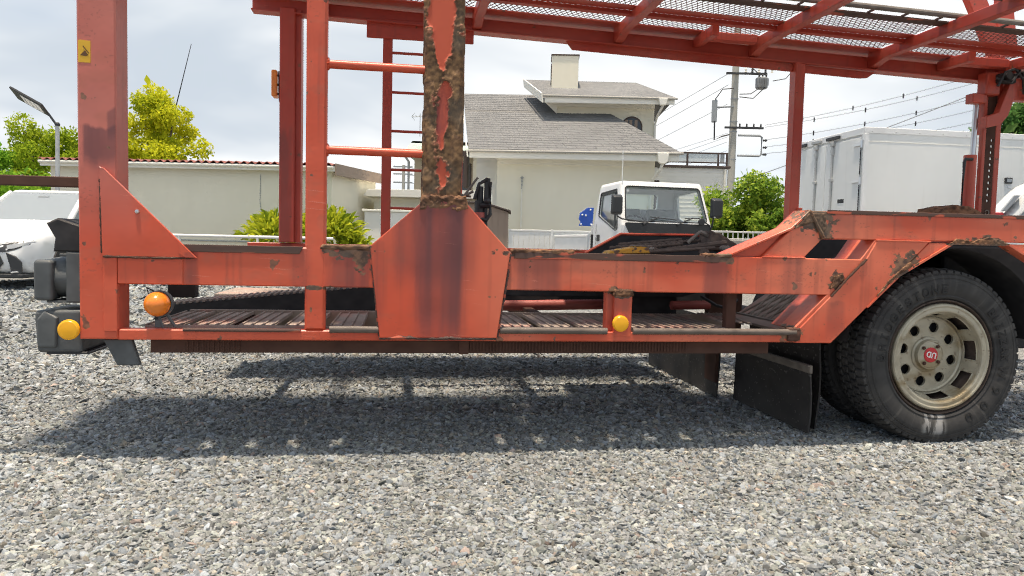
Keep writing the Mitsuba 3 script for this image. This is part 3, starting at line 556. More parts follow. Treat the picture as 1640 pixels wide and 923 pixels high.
# ---- mud flaps behind the wheel
def flap(x, y0, y1, z0, z1, bow, seed):
    ny, nz = 14, 12; Y, Z = np.meshgrid(np.linspace(y0, y1, ny), np.linspace(z0, z1, nz))
    q = meshkit.fbm(np.stack([Y * 3, Z * 3, 0 * Y + seed], -1), 3); X = x + bow * np.sin((Z - z0) / (z1 - z0) * PI * 1.1) + (q - 0.5) * 0.03
    s = np.stack([X, Y, Z], -1).reshape(-1, 3); i, j = np.meshgrid(np.arange(nz - 1), np.arange(ny - 1), indexing='ij'); a = (i * ny + j).ravel()
    f = np.vstack([np.stack([a, a + 1, a + ny + 1], 1), np.stack([a, a + ny + 1, a + ny], 1)])
    b = s + [0.008, 0, 0]; n = len(s); e = list(range(ny)) + [k * ny + ny - 1 for k in range(1, nz)] + [(nz - 1) * ny + k for k in range(ny - 2, -1, -1)] + [k * ny for k in range(nz - 2, 0, -1)]
    w = [[e[k], e[(k + 1) % len(e)], e[(k + 1) % len(e)] + n] for k in range(len(e))] + [[e[k], e[(k + 1) % len(e)] + n, e[k] + n] for k in range(len(e))]
    return mesh(np.vstack([s, b]), np.vstack([f[:, ::-1], f + n, V(w).astype(int)[:, ::-1]]))
P_('mud_flap', flap(1.888, 0.21, 0.99, 0.012, 0.335, 0.008, 1), 'm_flap')
P_('mud_flap', flap(1.800, 1.02, 2.20, 0.010, 0.46, 0.004, 2), 'm_flap')
P_('mud_flap', flap(1.960, 0.27, 0.98, 0.016, 0.47, 0.018, 3), 'm_flap')
P_('flap_bracket', cat(box(1.872, 1.886, 0.19, 1.0, 0.296, 0.334, 0.002), box(1.86, 1.8725, 0.19, 1.0, 0.328, 0.334, 0.001)), 'm_pipe')
P_('flap_hanger', cat(box(1.78, 1.80, 1.0, 1.15, 0.10, 0.64, 0.003), box(1.70, 1.90, 0.95, 1.00, 0.33, 0.62, 0.003)), 'm_brown')
P_('hanger_post', box(1.40, 1.445, 0.075, 0.115, 0.505, 0.675, 0.003), 'm_brown')
# ---- lower deck: slats, trays, ramp
xs = list(np.arange(-0.96, -0.10, 0.172)) + list(np.arange(-0.08, 1.40, 0.168))
for i, x in enumerate(xs):
    rr = [box(x + 0.002, x + 0.133, 0.065, 0.62, 0.506, 0.514, 0.001)] + [box(x + dx, x + dx + 0.006, 0.066, 0.619, 0.5135, 0.5205, 0.001) for dx in (0.004, 0.045, 0.086, 0.125)]
    P_('deck_slat', cat(rr), 'm_plank')
P_('deck_edge', box(-0.94, 1.60, 0.0605, 0.072, 0.470, 0.5165, 0.001), 'm_plank')
P_('deck_edge', box(-0.94, 1.66, 0.615, 0.635, 0.42, 0.525, 0.002), 'm_plank')
for x in (-0.7, 0.0, 0.7, 1.4): P_('deck_bearer', box(x, x + 0.05, 0.11, 2.2, 0.42, 0.50, 0.003), 'm_brown')
P_('ramp_mesh', cat([tube([(1.44 + 0.02 * k, 0.16 + 0.05 * (k % 2), 0.527), (1.50 + 0.02 * k, 0.62, 0.530)], 0.005, 5) for k in range(7)]), 'm_plank', kind='stuff')
P_('arch_ramp', prism([(1.715, 0.50), (1.80, 0.515), (2.02, 0.665), (2.02, 0.655), (1.805, 0.503), (1.715, 0.488)], 0.22, 0.80, 0), 'm_plank')
P_('arch_ramp_rib', cat([box(1.79, 1.812, 0.22, 0.80, 0.508, 0.522, 0.002)] + [tube([(1.80, y, 0.518), (2.01, y + 0.10, 0.662)], 0.005, 5) for y in np.arange(0.24, 0.72, 0.07)] + [tube([(1.80, y + 0.10, 0.518), (2.01, y, 0.662)], 0.005, 5) for y in np.arange(0.24, 0.72, 0.07)]), 'm_pipe', kind='stuff')
P_('far_deck', box(-1.08, 1.7, 1.66, 2.24, 0.50, 0.52, 0.003), 'm_plank')
rp = P_('loading_ramp', prism([(-1.16, 0.455), (-1.10, 0.528), (-0.12, 0.632), (0.45, 0.665), (0.45, 0.54), (-0.12, 0.503)], 0.80, 1.03, 0.004), 'm_black', label='dark stowed loading ramp inside the trailer')
zz = lambda x: 0.528 + (x + 1.10) * 0.1061
part(rp, 'tread_tooth', cat([box(x, x + 0.012, 0.795, 1.03, zz(x) - 0.002, zz(x) + 0.010, 0.001) for x in np.arange(-1.08, -0.12, 0.030)]), 'm_plank', kind='stuff')
P_('centre_beam', prism([(0.30, 0.585), (1.50, 0.592), (1.75, 0.66), (1.75, 0.72), (0.30, 0.72)], 0.86, 0.98, 0.004), 'm_black')
P_('centre_beam', box(1.15, 1.50, 0.90, 1.15, 0.48, 0.72, 0.01), 'm_black')
P_('hydraulic_pipe', cat(tube([(0.55, 1.22, 0.505), (1.36, 1.22, 0.525)], 0.030, 14), tube([(0.55, 1.22, 0.505), (0.40, 1.22, 0.49)], 0.014, 10)), 'm_redpipe')
P_('hydraulic_pipe', tube([(1.42, 0.78, 0.555), (1.63, 0.78, 0.560)], 0.024, 14), 'm_redpipe')
P_('dark_tray', cat(box(0.92, 1.62, 0.20, 1.35, 0.782, 0.800, 0.003), box(-0.2, 2.1, 1.36, 1.40, 0.52, 0.66, 0.003)), 'm_black')
P_('hose', tube([(1.55, 0.70, 0.61), (1.60, 0.62, 0.57), (1.66, 0.60, 0.555), (1.72, 0.64, 0.60)], 0.008, 8), 'm_trimblack')
P_('cross_box', box(2.22, 2.62, 0.90, 1.12, 0.80, 0.888, 0.006), 'm_black')
P_('cross_grate', cat([box(2.05, 2.62, 0.88 + 0.05 * k, 0.89 + 0.05 * k, 0.889, 0.895, 0) for k in range(6)] + [box(2.05 + 0.08 * k, 2.06 + 0.08 * k, 0.88, 1.14, 0.8955, 0.899, 0) for k in range(8)]), 'm_lip', kind='stuff')
# ---- far side, lower
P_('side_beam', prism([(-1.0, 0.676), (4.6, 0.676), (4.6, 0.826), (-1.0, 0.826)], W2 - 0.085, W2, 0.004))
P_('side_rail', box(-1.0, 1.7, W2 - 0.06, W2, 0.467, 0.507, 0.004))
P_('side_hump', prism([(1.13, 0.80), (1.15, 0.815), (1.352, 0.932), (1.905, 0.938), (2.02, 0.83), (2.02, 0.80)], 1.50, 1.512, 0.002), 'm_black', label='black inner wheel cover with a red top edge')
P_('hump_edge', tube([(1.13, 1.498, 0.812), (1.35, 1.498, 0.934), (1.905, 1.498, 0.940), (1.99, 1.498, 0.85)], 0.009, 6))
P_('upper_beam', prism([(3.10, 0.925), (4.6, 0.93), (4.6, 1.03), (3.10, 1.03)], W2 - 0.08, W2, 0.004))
# rusty box and lever on the hump
P_('rust_box', crust(prism([(1.515, 0.85), (1.53, 0.945), (1.58, 0.930), (1.66, 0.885), (1.68, 0.845)], 0.55, 0.70, 0.004), 0.012, 0.016, 40, 4), 'm_scrap')
P_('lever', cat(tube([(1.425, 0.60, 0.885), (1.487, 0.60, 0.940)], 0.009, 8), tube([(1.487, 0.60, 0.940), (1.54, 0.60, 0.918)], 0.012, 8)), 'm_pipe')
P_('winch_post', cat(tube([(0.366, 0.5, 0.82), (0.366, 0.5, 1.055)], 0.024, 12), box(0.385, 0.402, 0.48, 0.50, 0.85, 1.145, 0.003), box(0.398, 0.414, 0.50, 0.52, 1.02, 1.16, 0.003), tube([(0.34, 0.49, 1.06), (0.36, 0.48, 1.13), (0.40, 0.48, 1.155)], 0.008, 8), tube([(0.366, 0.47, 1.03), (0.41, 0.46, 1.035)], 0.012, 8), tube([(0.41, 0.47, 1.14), (0.412, 0.47, 0.99), (0.395, 0.47, 0.965), (0.365, 0.47, 0.972)], 0.009, 8), sph((0.395, 0.455, 1.052), 0.016), tube([(0.366, 0.5, 1.055), (0.366, 0.5, 1.12)], 0.016, 10)), 'm_trimblack')
P_('winch_drum', tube([(0.362, 0.488, 0.86), (0.362, 0.488, 1.00)], 0.0275, 14), 'm_redpipe')
P_('winch_rod', cat(tube([(0.20, 0.55, 1.02), (0.34, 0.55, 1.10)], 0.007, 6), tube([(0.27, 0.55, 1.04), (0.36, 0.55, 1.165)], 0.006, 6), tube([(0.24, 0.57, 1.09), (0.33, 0.56, 1.075)], 0.006, 6)), 'm_pipe')
# ---- posts and ladder of the far side
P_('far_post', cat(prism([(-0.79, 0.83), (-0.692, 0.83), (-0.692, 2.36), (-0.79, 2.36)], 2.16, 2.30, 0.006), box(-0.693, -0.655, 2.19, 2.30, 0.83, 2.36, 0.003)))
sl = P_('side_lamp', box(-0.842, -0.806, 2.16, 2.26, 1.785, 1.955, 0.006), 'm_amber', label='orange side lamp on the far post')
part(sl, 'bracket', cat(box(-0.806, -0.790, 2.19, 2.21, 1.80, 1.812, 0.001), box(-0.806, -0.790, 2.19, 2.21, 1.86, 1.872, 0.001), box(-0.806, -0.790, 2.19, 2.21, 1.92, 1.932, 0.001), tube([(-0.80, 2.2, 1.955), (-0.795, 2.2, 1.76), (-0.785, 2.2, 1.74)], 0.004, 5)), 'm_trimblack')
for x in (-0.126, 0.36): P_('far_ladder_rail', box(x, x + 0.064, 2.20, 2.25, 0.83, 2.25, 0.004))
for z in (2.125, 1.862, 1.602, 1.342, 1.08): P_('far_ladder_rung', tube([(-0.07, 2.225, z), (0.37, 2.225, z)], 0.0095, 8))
P_('far_post', prism([(2.825, 0.83), (2.900, 0.83), (2.900, 2.21), (2.825, 2.22)], 2.15, 2.24, 0.006))
P_('far_post', prism([(2.88, 0.83), (2.915, 0.83), (2.915, 1.17), (2.88, 1.17)], 2.13, 2.148, 0.003))
# ---- upper deck: two runways of expanded metal on cross members
def strands(x0, x1, y0, y1, px=0.0350, py=0.080, w=0.0042):
    nx, ny = int((x1 - x0) / px), max(2, int(round((y1 - y0) / (py / 2))))
    out, fs, c = [], [], 0
    i, j = np.meshgrid(np.arange(nx + 1), np.arange(ny), indexing='ij'); i, j = i.ravel(), j.ravel()
    sx, sy = (x1 - x0) / nx, (y1 - y0) / ny
    for sgn in (1, -1):
        ax = x0 + (i + 0.5 * (j % 2)) * sx; ay = y0 + j * sy; bx = ax + sgn * sx / 2; by = ay + sy
        ok = (ax >= x0) & (ax <= x1) & (bx >= x0) & (bx <= x1)
        a = np.stack([ax, ay, dz(ax) + 0.002 * 0], 1)[ok]; b = np.stack([bx, by, dz(bx)], 1)[ok]
        t = b - a; t /= np.linalg.norm(t, axis=1, keepdims=True); n = np.stack([-t[:, 1], t[:, 0], 0 * t[:, 0]], 1) * w / 2; h = V([0, 0, 0.0013])
        tilt = V([0, 0, 0.0005])
        v = np.stack([a - n - h - tilt, a + n - h + tilt, a + n + h + tilt, a - n + h - tilt, b - n - h - tilt, b + n - h + tilt, b + n + h + tilt, b - n + h - tilt], 1)
        q = np.array([[0, 1, 5, 4], [1, 2, 6, 5], [2, 3, 7, 6], [3, 0, 4, 7]]); q = np.vstack([q[:, [0, 2, 1]], q[:, [0, 3, 2]]])
        out.append(v.reshape(-1, 3)); fs.append((q[None] + (np.arange(len(a)) * 8)[:, None, None] + c).reshape(-1, 3)); c += len(a) * 8
    return mesh(np.vstack(out), np.vstack(fs))
def slab(x0, x1, y0, y1, h0, h1):
    """a bar following the deck's slope, from h0 to h1 above the mesh"""
    m = box(x0, x1, y0, y1, 0, 1, 0.0); v = V(m.vertices); v[:, 2] = dz(v[:, 0]) + h0 + (h1 - h0) * v[:, 2]; return mesh(v, m.faces)
XC = [-0.55, 0.47, 1.465, 2.475, 3.42, 4.45]
for side in (0, 1):
    XS = -0.97 if side == 0 else -1.70
    fy = (lambda y: y) if side == 0 else (lambda y: W2 - y)
    def yy(a, b): return (min(fy(a), fy(b)), max(fy(a), fy(b)))
    P_('deck_beam', prism([(-0.97, 2.339), (0.30, 2.302), (1.12, 2.279), (3.45, 2.200), (4.9, 2.165), (4.9, dz(4.9) - 0.03), (-0.97, dz(-0.97) - 0.03)], *yy(2.205, 2.225), 0.003))
    P_('deck_beam_flange', cat(slab(XS, 4.9, *yy(2.05, 2.30), -0.012, -0.004), prism([(-0.97, 2.339), (4.9, 2.165), (4.9, 2.157), (-0.97, 2.331)], *yy(2.16, 2.262), 0)))
    P_('hang_plate', prism([(1.115, 2.279), (1.172, 2.214), (3.36, 2.142), (3.42, 2.150), (3.48, 2.192)], *yy(2.192, 2.204), 0.002))
    if side == 0: P_('hang_plate', box(-0.234, 0.482, *yy(2.188, 2.204), 2.208, 2.335, 0.004))
    P_('deck_bar', slab(XS, 4.9, *yy(1.705, 1.795), -0.004, 0.0))
    P_('deck_bar', slab(XS, 4.9, *yy(1.795, 1.845), -0.03, -0.005))
    P_('deck_bar', slab(XS, 4.9, *yy(1.385, 1.465), -0.014, -0.004), 'm_lip')
    P_('guard_tube', tube([(x, fy(1.325), dz(x) + 0.012) for x in np.linspace(XS, 4.9, 9)], 0.017, 10), 'm_pipe')
    P_('guard_lug', cat([box(x, x + 0.012, *yy(1.335, 1.40), dz(x) - 0.006, dz(x) + 0.006, 0.001) for x in np.arange(-0.9, 4.85, 0.235)]), 'm_lip', kind='stuff')
    for a, b in zip([XS] + XC, XC + [4.9]):
        if side == 1:
            P_('deck_panel', slab(a + 0.05, b - 0.02, *yy(1.45, 2.06), 0.0, 0.006)); continue
        P_('mesh_panel', cat(strands(a + 0.05, b - 0.005, *yy(1.80, 2.10)), strands(a + 0.05, b - 0.005, *yy(1.44, 1.72))), 'm_deckmesh', kind='stuff', smooth=False)
for x in XC:
    yz = []
    e = dz(x)
    yz = [(2.204, 2.312 - 0.030 * x), (2.204, e - 0.006), (0.096, e - 0.006), (0.096, 2.312 - 0.030 * x), (0.16, e - 0.11), (0.30, e - 0.078), (2.00, e - 0.078), (2.14, e - 0.11)]
    P_('cross_member', prism(yz, x, x + 0.062, 0.004, 'yz'))
P_('under_bracket', cat(box(2.05, 2.10, 1.86, 2.19, dz(2.05) - 0.09, dz(2.05) - 0.02, 0.004), box(2.05, 2.44, 1.99, 2.05, dz(2.3) - 0.075, dz(2.3) - 0.02, 0.004)))
P_('under_bracket', cat(box(3.98, 4.03, 1.86, 2.19, dz(4.0) - 0.09, dz(4.0) - 0.02, 0.004), box(3.98, 4.40, 1.97, 2.04, dz(4.2) - 0.08, dz(4.2) - 0.02, 0.004)))
# ---- lifting column at the right: column, jack, pin holes, arms
P_('lift_column', box(4.455, 4.50, 2.122, 2.16, 0.9, 2.36, 0.004))
P_('lift_column', box(4.345, 4.375, 2.12, 2.16, 0.9, 2.05, 0.004))
P_('lift_column', box(4.38, 4.46, 2.165, 2.25, 1.78, 2.36, 0.006))
P_('pin_plate', holed([(4.375, 0.95), (4.455, 0.95), (4.455, 2.06), (4.375, 2.06)], [Point(4.432 - 0.024 * (1.70 - z) / 0.4 * 0.3, z).buffer(0.012, 8) for z in np.arange(1.27, 1.73, 0.0455)], 2.125, 2.140), 'm_brown', smooth=False)
P_('pin_eye', tube([(4.42 + 0.016 * math.cos(a), 2.12, 1.18 + 0.018 * math.sin(a)) for a in np.linspace(0, 2 * PI, 13)], 0.004, 6), 'm_pipe')
P_('jack_body', tube([(4.275, 2.15, 0.95), (4.275, 2.15, 1.61)], 0.045, 18))
P_('jack_rod', tube([(4.295, 2.15, 1.61), (4.300, 2.15, 2.0)], 0.020, 14), 'm_chrome')
P_('jack_hose', tube([(4.262, 2.11, 1.575), (4.205, 2.11, 1.575), (4.195, 2.11, 1.55), (4.19, 2.11, 1.1), (4.20, 2.11, 1.0)], 0.012, 8), 'm_trimblack')
P_('jack_head', cat(box(4.21, 4.33, 2.08, 2.16, 1.99, 2.06, 0.005), box(4.30, 4.42, 2.06, 2.16, 2.05, 2.22, 0.01)))
P_('lift_arm', prism([(4.30, 1.80), (4.42, 1.83), (4.48, 1.90), (4.56, 2.14), (4.50, 2.20), (4.40, 1.92), (4.30, 1.885)], 2.04, 2.10, 0.004))
P_('lift_arm', prism([(4.64, 2.22), (4.72, 2.22), (4.86, 1.85), (4.80, 1.82)], 2.06, 2.12, 0.004))
P_('pivot_block', box(4.36, 4.50, 2.00, 2.06, 2.13, 2.20, 0.012), 'm_black')
P_('pivot_pin', tube([(4.40, 1.96, 2.175), (4.40, 2.10, 2.175)], 0.028, 12), 'm_black'); P_('pivot_pin', tube([(4.54, 1.97, 2.20), (4.54, 2.10, 2.20)], 0.022, 12), 'm_black')
P_('hydraulic_hose', tube([(4.34, 2.0, 2.10), (4.38, 1.98, 2.20), (4.46, 1.98, 2.23), (4.55, 2.0, 2.16), (4.58, 2.02, 2.06)], 0.011, 8), 'm_trimblack'); P_('hydraulic_hose', tube([(4.33, 2.01, 2.16), (4.42, 1.97, 2.12), (4.50, 1.98, 2.22)], 0.009, 8), 'm_trimblack')
P_('upper_frame', cat(box(4.60, 5.1, 2.14, 2.22, 2.04, 2.20, 0.006), prism([(4.15, 2.98), (4.33, 2.98), (4.62, 2.40), (4.50, 2.36)], 2.24, 2.30, 0.004), box(4.52, 4.60, 2.24, 2.30, 2.36, 3.0, 0.004), prism([(4.62, 2.40), (4.72, 2.40), (4.60, 3.0), (4.54, 3.0)], 2.24, 2.30, 0.004)))
# ---- rear end: brown rail, lamps, bumper
P_('rear_bar', box(-1.85, -1.1635, 0.05, 0.10, 1.031, 1.068, 0.003), 'm_brown')
P_('rear_bracket', prism([(-1.095, 0.466), (-1.045, 0.366), (-0.965, 0.366), (-0.995, 0.466)], 0.03, 0.06, 0.004), 'm_darkplastic')
P_('rear_bracket', prism([(-1.01, 0.466), (-0.975, 0.368), (-0.865, 0.412), (-0.865, 0.466)], 0.30, 0.33, 0.003), 'm_black')
rl = P_('rear_lamp', mani(rhull([(-1.318, 0.06, 0.425), (-1.185, 0.06, 0.425), (-1.325, 0.06, 0.555), (-1.185, 0.06, 0.560), (-1.318, 0.30, 0.425), (-1.185, 0.30, 0.425), (-1.325, 0.30, 0.555), (-1.185, 0.30, 0.56)], 0.014)), 'm_darkplastic', label='dark grey lower rear lamp housing')
part(rl, 'face', mani(rhull([(-1.318, 0.045, 0.44), (-1.268, 0.044, 0.44), (-1.318, 0.045, 0.535), (-1.262, 0.044, 0.54), (-1.30, 0.05, 0.56)], 0.009)), 'm_darkplastic')
part(rl, 'skirt', box(-1.30, -1.15, 0.05, 0.30, 0.405, 0.414, 0.003), 'm_trimblack')
reflector(-1.197, 0.505, 0.0375, 'round yellow side reflector at the rear lamp')
if True:
    pr_ = [(0.0001, -0.062), (0.040, -0.062), (0.060, -0.058), (0.072, -0.045), (0.078, -0.02), (0.080, 0.11)]
    F = np.array([[0, 1, 0, -1.275], [1, 0, 0, 0.17], [0, 0, 1, 0.690], [0, 0, 0, 1.0]])
    k2 = P_('rear_lamp', lathe([(r, y) for r, y in pr_], 32), 'm_darkplastic', frame=F @ np.diag([1.5, 1, 1.0, 1]), label='dark grey round rear lamp housing')
    part(k2, 'rim', mani(rhull([(-1.325, 0.055, 0.62), (-1.285, 0.05, 0.62), (-1.325, 0.055, 0.745), (-1.285, 0.05, 0.745), (-1.325, 0.28, 0.62), (-1.325, 0.28, 0.745)], 0.014)), 'm_darkplastic')
    part(k2, 'ledge', cat(box(-1.30, -1.18, 0.06, 0.28, 0.598, 0.606, 0.003), box(-1.25, -1.165, 0.05, 0.28, 0.775, 0.783, 0.003), box(-1.23, -1.165, 0.05, 0.25, 0.60, 0.79, 0.005)), 'm_darkplastic')
P_('lamp_guard', prism([(-1.295, 0.895), (-1.255, 0.915), (-1.185, 0.892), (-1.165, 0.885), (-1.165, 0.79), (-1.272, 0.79), (-1.265, 0.84)], 0.05, 0.30, 0.006), 'm_black', label='black folded guard above the rear lamps')
P_('rear_upright', box(-1.18, -1.164, 0.06, 0.30, 0.47, 0.80, 0.003), 'm_brown')
P_('rear_upright', box(-0.955, -0.845, 0.34, 0.40, 0.60, 0.70, 0.004), 'm_black')
ml = P_('marker_lamp', mv(lathe([(0.0001, -0.058)] + [(0.0465 * math.sin(a) + 0.0007 * (k % 2), -0.058 * math.cos(a)) for k, a in enumerate(np.linspace(0.12, PI / 2 - 0.02, 17))] + [(0.0465, 0.0)], 40), -0.894, 0.012, 0.602), 'm_amber', label='round orange marker lamp')
part(ml, 'base', mv(lathe([(0.047, 0.0), (0.050, 0.002), (0.050, 0.028), (0.03, 0.04), (0.0001, 0.04)], 32), -0.892, 0.012, 0.602), 'm_darkplastic')
part(ml, 'bracket', cat(tube([(-0.898, 0.03, 0.56), (-0.885, 0.03, 0.525), (-0.88, 0.03, 0.51)], 0.005, 6), tube([(-0.87, 0.035, 0.565), (-0.84, 0.035, 0.515)], 0.006, 6), box(-0.91, -0.885, 0.03, 0.036, 0.51, 0.54, 0.001)), 'm_darkplastic')
part(ml, 'cable', tube([(-0.90, 0.04, 0.64), (-0.945, 0.05, 0.66), (-0.94, 0.06, 0.63), (-0.97, 0.05, 0.615)], 0.003, 5), 'm_trimblack')
# ---- loose things lying on the trailer
rng = np.random.default_rng(11)
bars = [((1.06, 0.55, 0.842), (1.36, 0.50, 0.878)), ((1.03, 0.62, 0.850), (1.50, 0.62, 0.898)), ((1.12, 0.42, 0.832), (1.48, 0.40, 0.862)), ((1.22, 0.50, 0.836), (1.56, 0.45, 0.888)), ((1.10, 0.70, 0.868), (1.44, 0.72, 0.902)), ((1.00, 0.48, 0.836), (1.20, 0.46, 0.850))]
desc = ['rusty ribbed bar slanting up behind the yellow chock', 'long rusty bar at the back of the scrap heap', 'rusty bar lowest at the front of the scrap heap', 'thick rusty bar slanting up at the right of the heap', 'rusty bar on top of the scrap heap', 'short grey ribbed bar between the chock and the rusty bars']
for i, (a, b) in enumerate(bars):
    p = [V(a) + (V(b) - V(a)) * t for t in np.linspace(0, 1, 40)]
    r = (0.0085 + 0.005 * (i == 3)) * (1 + (0.22 * np.sign(np.sin(np.arange(40) * 2.1)) if i in (0, 1, 5) else 0.06 * rng.normal(size=40)))
    single('scrap_bar', tube(p, r, 7), 'm_scrap' if i < 5 else 'm_pipe', desc[i], 'scrap metal', 'rusty scrap bars lying on the trailer')
ck = thing('wheel_chock', 'worn yellow wheel chock lying on the trailer beside the rusty bars', 'wheel chock')
part(ck, 'wedge', prism([(0.915, 0.826), (0.925, 0.838), (1.060, 0.861), (1.100, 0.857), (1.105, 0.832), (0.99, 0.827)], 0.24, 0.36, 0.003), pr(proc(lambda p, n, uv: mix((0.50, 0.26, 0.025), (0.10, 0.06, 0.035), smoothstep(0.52, 0.62, fbm(p.x * 40, p.y * 40, p.z * 40, 3)))), 0.6))
part(ck, 'top_plate', box(1.05, 1.115, 0.238, 0.362, 0.8615, 0.866, 0.001), 'm_pipe')
for i, (x, y, z, s, lab) in enumerate(((1.16, 0.52, 0.842, 0.022, 'dark rusty lump at the left end of the scrap bars'), (1.21, 0.50, 0.842, 0.018, 'small rusty lump beside the larger lump on the scrap bars'), (1.42, 0.38, 0.838, 0.020, 'rusty lump under the right end of the scrap bars'), (1.53, 0.40, 0.858, 0.017, 'pale round cap lying at the right of the scrap heap'))):
    m = crust(mesh(trimesh.creation.icosphere(2).vertices * [1.3, 1, 0.9] * s + [x, y, z], trimesh.creation.icosphere(2).faces), 0.012, 0.02, 60, i)
    single('scrap_lump', m, 'm_pipe' if i == 3 else 'm_scrap', lab, 'scrap metal', 'lumps in the scrap heap')
single('scrap_sheet', crust(prism([(2.63, 1.035), (2.645, 1.085), (2.70, 1.098), (2.77, 1.10), (2.84, 1.062), (2.86, 1.035)], 0.35, 0.55, 0.004), 0.02, 0.03, 22, 9), 'm_rust', 'crumpled rusty sheet lying on the upper beam by the lift column', 'scrap metal')

# ================================================================== the yard behind: everything in the lot frame (u right, v away, z up)
def L(m): return xf(mani(m), LOT)
def yawed(u, v, deg):
    """a frame standing at (u, v) in the lot, turned by deg"""
    return LOT @ trimesh.transformations.translation_matrix([u, v, 0]) @ trimesh.transformations.rotation_matrix(math.radians(deg), [0, 0, 1])
# ---- foliage
def leaves(blobs, n, size, seed, cols, sq=(1.0, 0.55), shell=0.55, thr=0.40):
    """leaf-sized folded faces spread through a crown made of clumps (u, v, z, ru, rv, rz)"""
    rng = np.random.default_rng(seed); b = V(blobs); w = (b[:, 3] * b[:, 4] * b[:, 5]) ** (2 / 3); idx = rng.choice(len(b), n, p=w / w.sum())
    d = rng.normal(size=(n, 3)); d /= np.linalg.norm(d, axis=1, keepdims=True); rr = rng.uniform(shell ** 3, 1, n) ** (1 / 3) * rng.uniform(0.85, 1.12, n)
    p = b[idx, :3] + d * rr[:, None] * b[idx, 3:6]
    k = meshkit.fbm(p * 2.2, 3, seed); keep = k > thr; p, d, idx, k = p[keep], d[keep], idx[keep], k[keep]; n = len(p)
    t = rng.normal(size=(n, 3)) + [0, 0, -0.25]; t /= np.linalg.norm(t, axis=1, keepdims=True)
    nn = d * 0.7 + rng.normal(size=(n, 3)) * 0.6 + [0, 0, 0.5]; s = np.cross(t, nn); s /= np.linalg.norm(s, axis=1, keepdims=True) + 1e-9
    m = np.cross(s, t); L_ = size * np.exp(rng.normal(0, 0.3, n))[:, None]; a, c = L_ * sq[0], L_ * sq[1] / 2
    v = np.stack([p, p + t * a * 0.5 + s * c + m * c * 0.35, p + t * a, p + t * a * 0.5 - s * c + m * c * 0.35], 1).reshape(-1, 3)
    f = np.array([[0, 1, 2], [0, 2, 3]])[None] + (np.arange(n) * 4)[:, None, None]
    cl = V(cols); q = np.clip(rng.normal(0.5, 0.22, n) + (rng.normal(size=len(b)) * 0.16)[idx], 0, 1)[:, None] * (len(cl) - 1)
    i0 = np.clip(np.floor(q).astype(int), 0, len(cl) - 2)[:, 0]; fr = q - i0[:, None]; col = cl[i0] * (1 - fr) + cl[i0 + 1] * fr
    return mesh(v, f.reshape(-1, 3)), np.repeat(np.clip(col, 0, 1), 4, 0)
def clumps(c, R, n, seed, r=(0.28, 0.45), flat=0.8):
    rng = np.random.default_rng(seed); o = []
    for _ in range(n):
        d = rng.normal(size=3); d /= np.linalg.norm(d); q = rng.uniform(0.25, 0.95) ** 0.6; k = rng.uniform(*r)
        o.append([*(V(c) + d * q * V(R)), k * R[0], k * R[0], k * R[2] * flat])
    return o
def limbs(base, tips, r0, seed):
    rng = np.random.default_rng(seed); out = []
    for t in tips:
        a, b = V(base), V(t); mid = (a + b) / 2 + rng.normal(size=3) * 0.08 * np.linalg.norm(b - a) + [0, 0, 0.08 * np.linalg.norm(b - a)]
        s = np.linspace(0, 1, 7)[:, None]; p = (1 - s) ** 2 * a + 2 * s * (1 - s) * mid + s * s * b
        out.append(tube(p, np.linspace(r0, r0 * 0.25, 7), 6))
    return out
def tree(name, label, cat_, group, u, v, h, R, n, size, seed, cols, nclump=22, trunk=0.12, zc=None, r=(0.28, 0.45), **kw):
    k = thing(name, label, cat_, group); zc = zc or h - R[2]
    cl = clumps((u, v, zc), R, nclump, seed, r)
    m, c = leaves(cl, n, size, seed, cols, **kw)
    base = V([u, v, max(zc - R[2] * 0.75, 0.25)])
    part(k, 'trunk', tube([(u, v, -0.05), (u + 0.03, v, base[2] * 0.6), tuple(base)], [trunk * 1.25, trunk, trunk * 0.85], 9), 'm_bark', frame=LOT)
    for l in limbs(base, [c_[:3] for c_ in cl[:9]], trunk * 0.55, seed): part(k, 'limb', l, 'm_bark', frame=LOT)
    part(k, 'crown', m, 'm_leaf', frame=LOT, color=c, smooth=False)
    return k
GRN = [(0.111, 0.234, 0.03), (0.247, 0.469, 0.044), (0.469, 0.62, 0.074)]
YEL = [(0.288, 0.372, 0.024), (0.62, 0.62, 0.033), (0.62, 0.62, 0.048)]
HED = [(0.081, 0.168, 0.029), (0.227, 0.36, 0.048), (0.551, 0.62, 0.084)]
DRK = [(0.037, 0.094, 0.026), (0.084, 0.187, 0.047), (0.224, 0.355, 0.112)]
tree('broadleaf_tree', 'yellow-green tree rising behind the beige prefab building', 'tree', None, -11.7, 24.0, 5.35, (1.85, 1.5, 1.75), 30000, 0.11, 21, YEL, 60, r=(0.13, 0.30), thr=0.385)
tree('broadleaf_tree', 'bright green tree behind the parked white car, left of the street lamp', 'tree', None, -17.6, 23.0, 4.1, (2.1, 1.8, 1.65), 26000, 0.11, 22, GRN, 46, r=(0.16, 0.34), thr=0.37)
tree('broadleaf_tree', 'bright green tree behind the street lamp post', 'tree', None, -14.6, 23.5, 4.75, (1.45, 1.4, 1.7), 22000, 0.10, 23, [(0.13, 0.22, 0.020), (0.32, 0.42, 0.03), (0.50, 0.56, 0.05)], 34, r=(0.22, 0.40), thr=0.37)
tree('hedge', 'green hedge standing behind the roof of the white car', 'hedge', None, -14.6, 21.6, 2.6, (3.4, 0.9, 1.15), 16000, 0.12, 24, GRN, 34, trunk=0.07, zc=1.5)
tree('bush', 'bright green bush between the cab truck and the red post, left of the box truck', 'bush', None, 4.95, 15.0, 2.45, (0.72, 0.65, 0.85), 15000, 0.075, 25, HED, 26, trunk=0.06, zc=1.50)
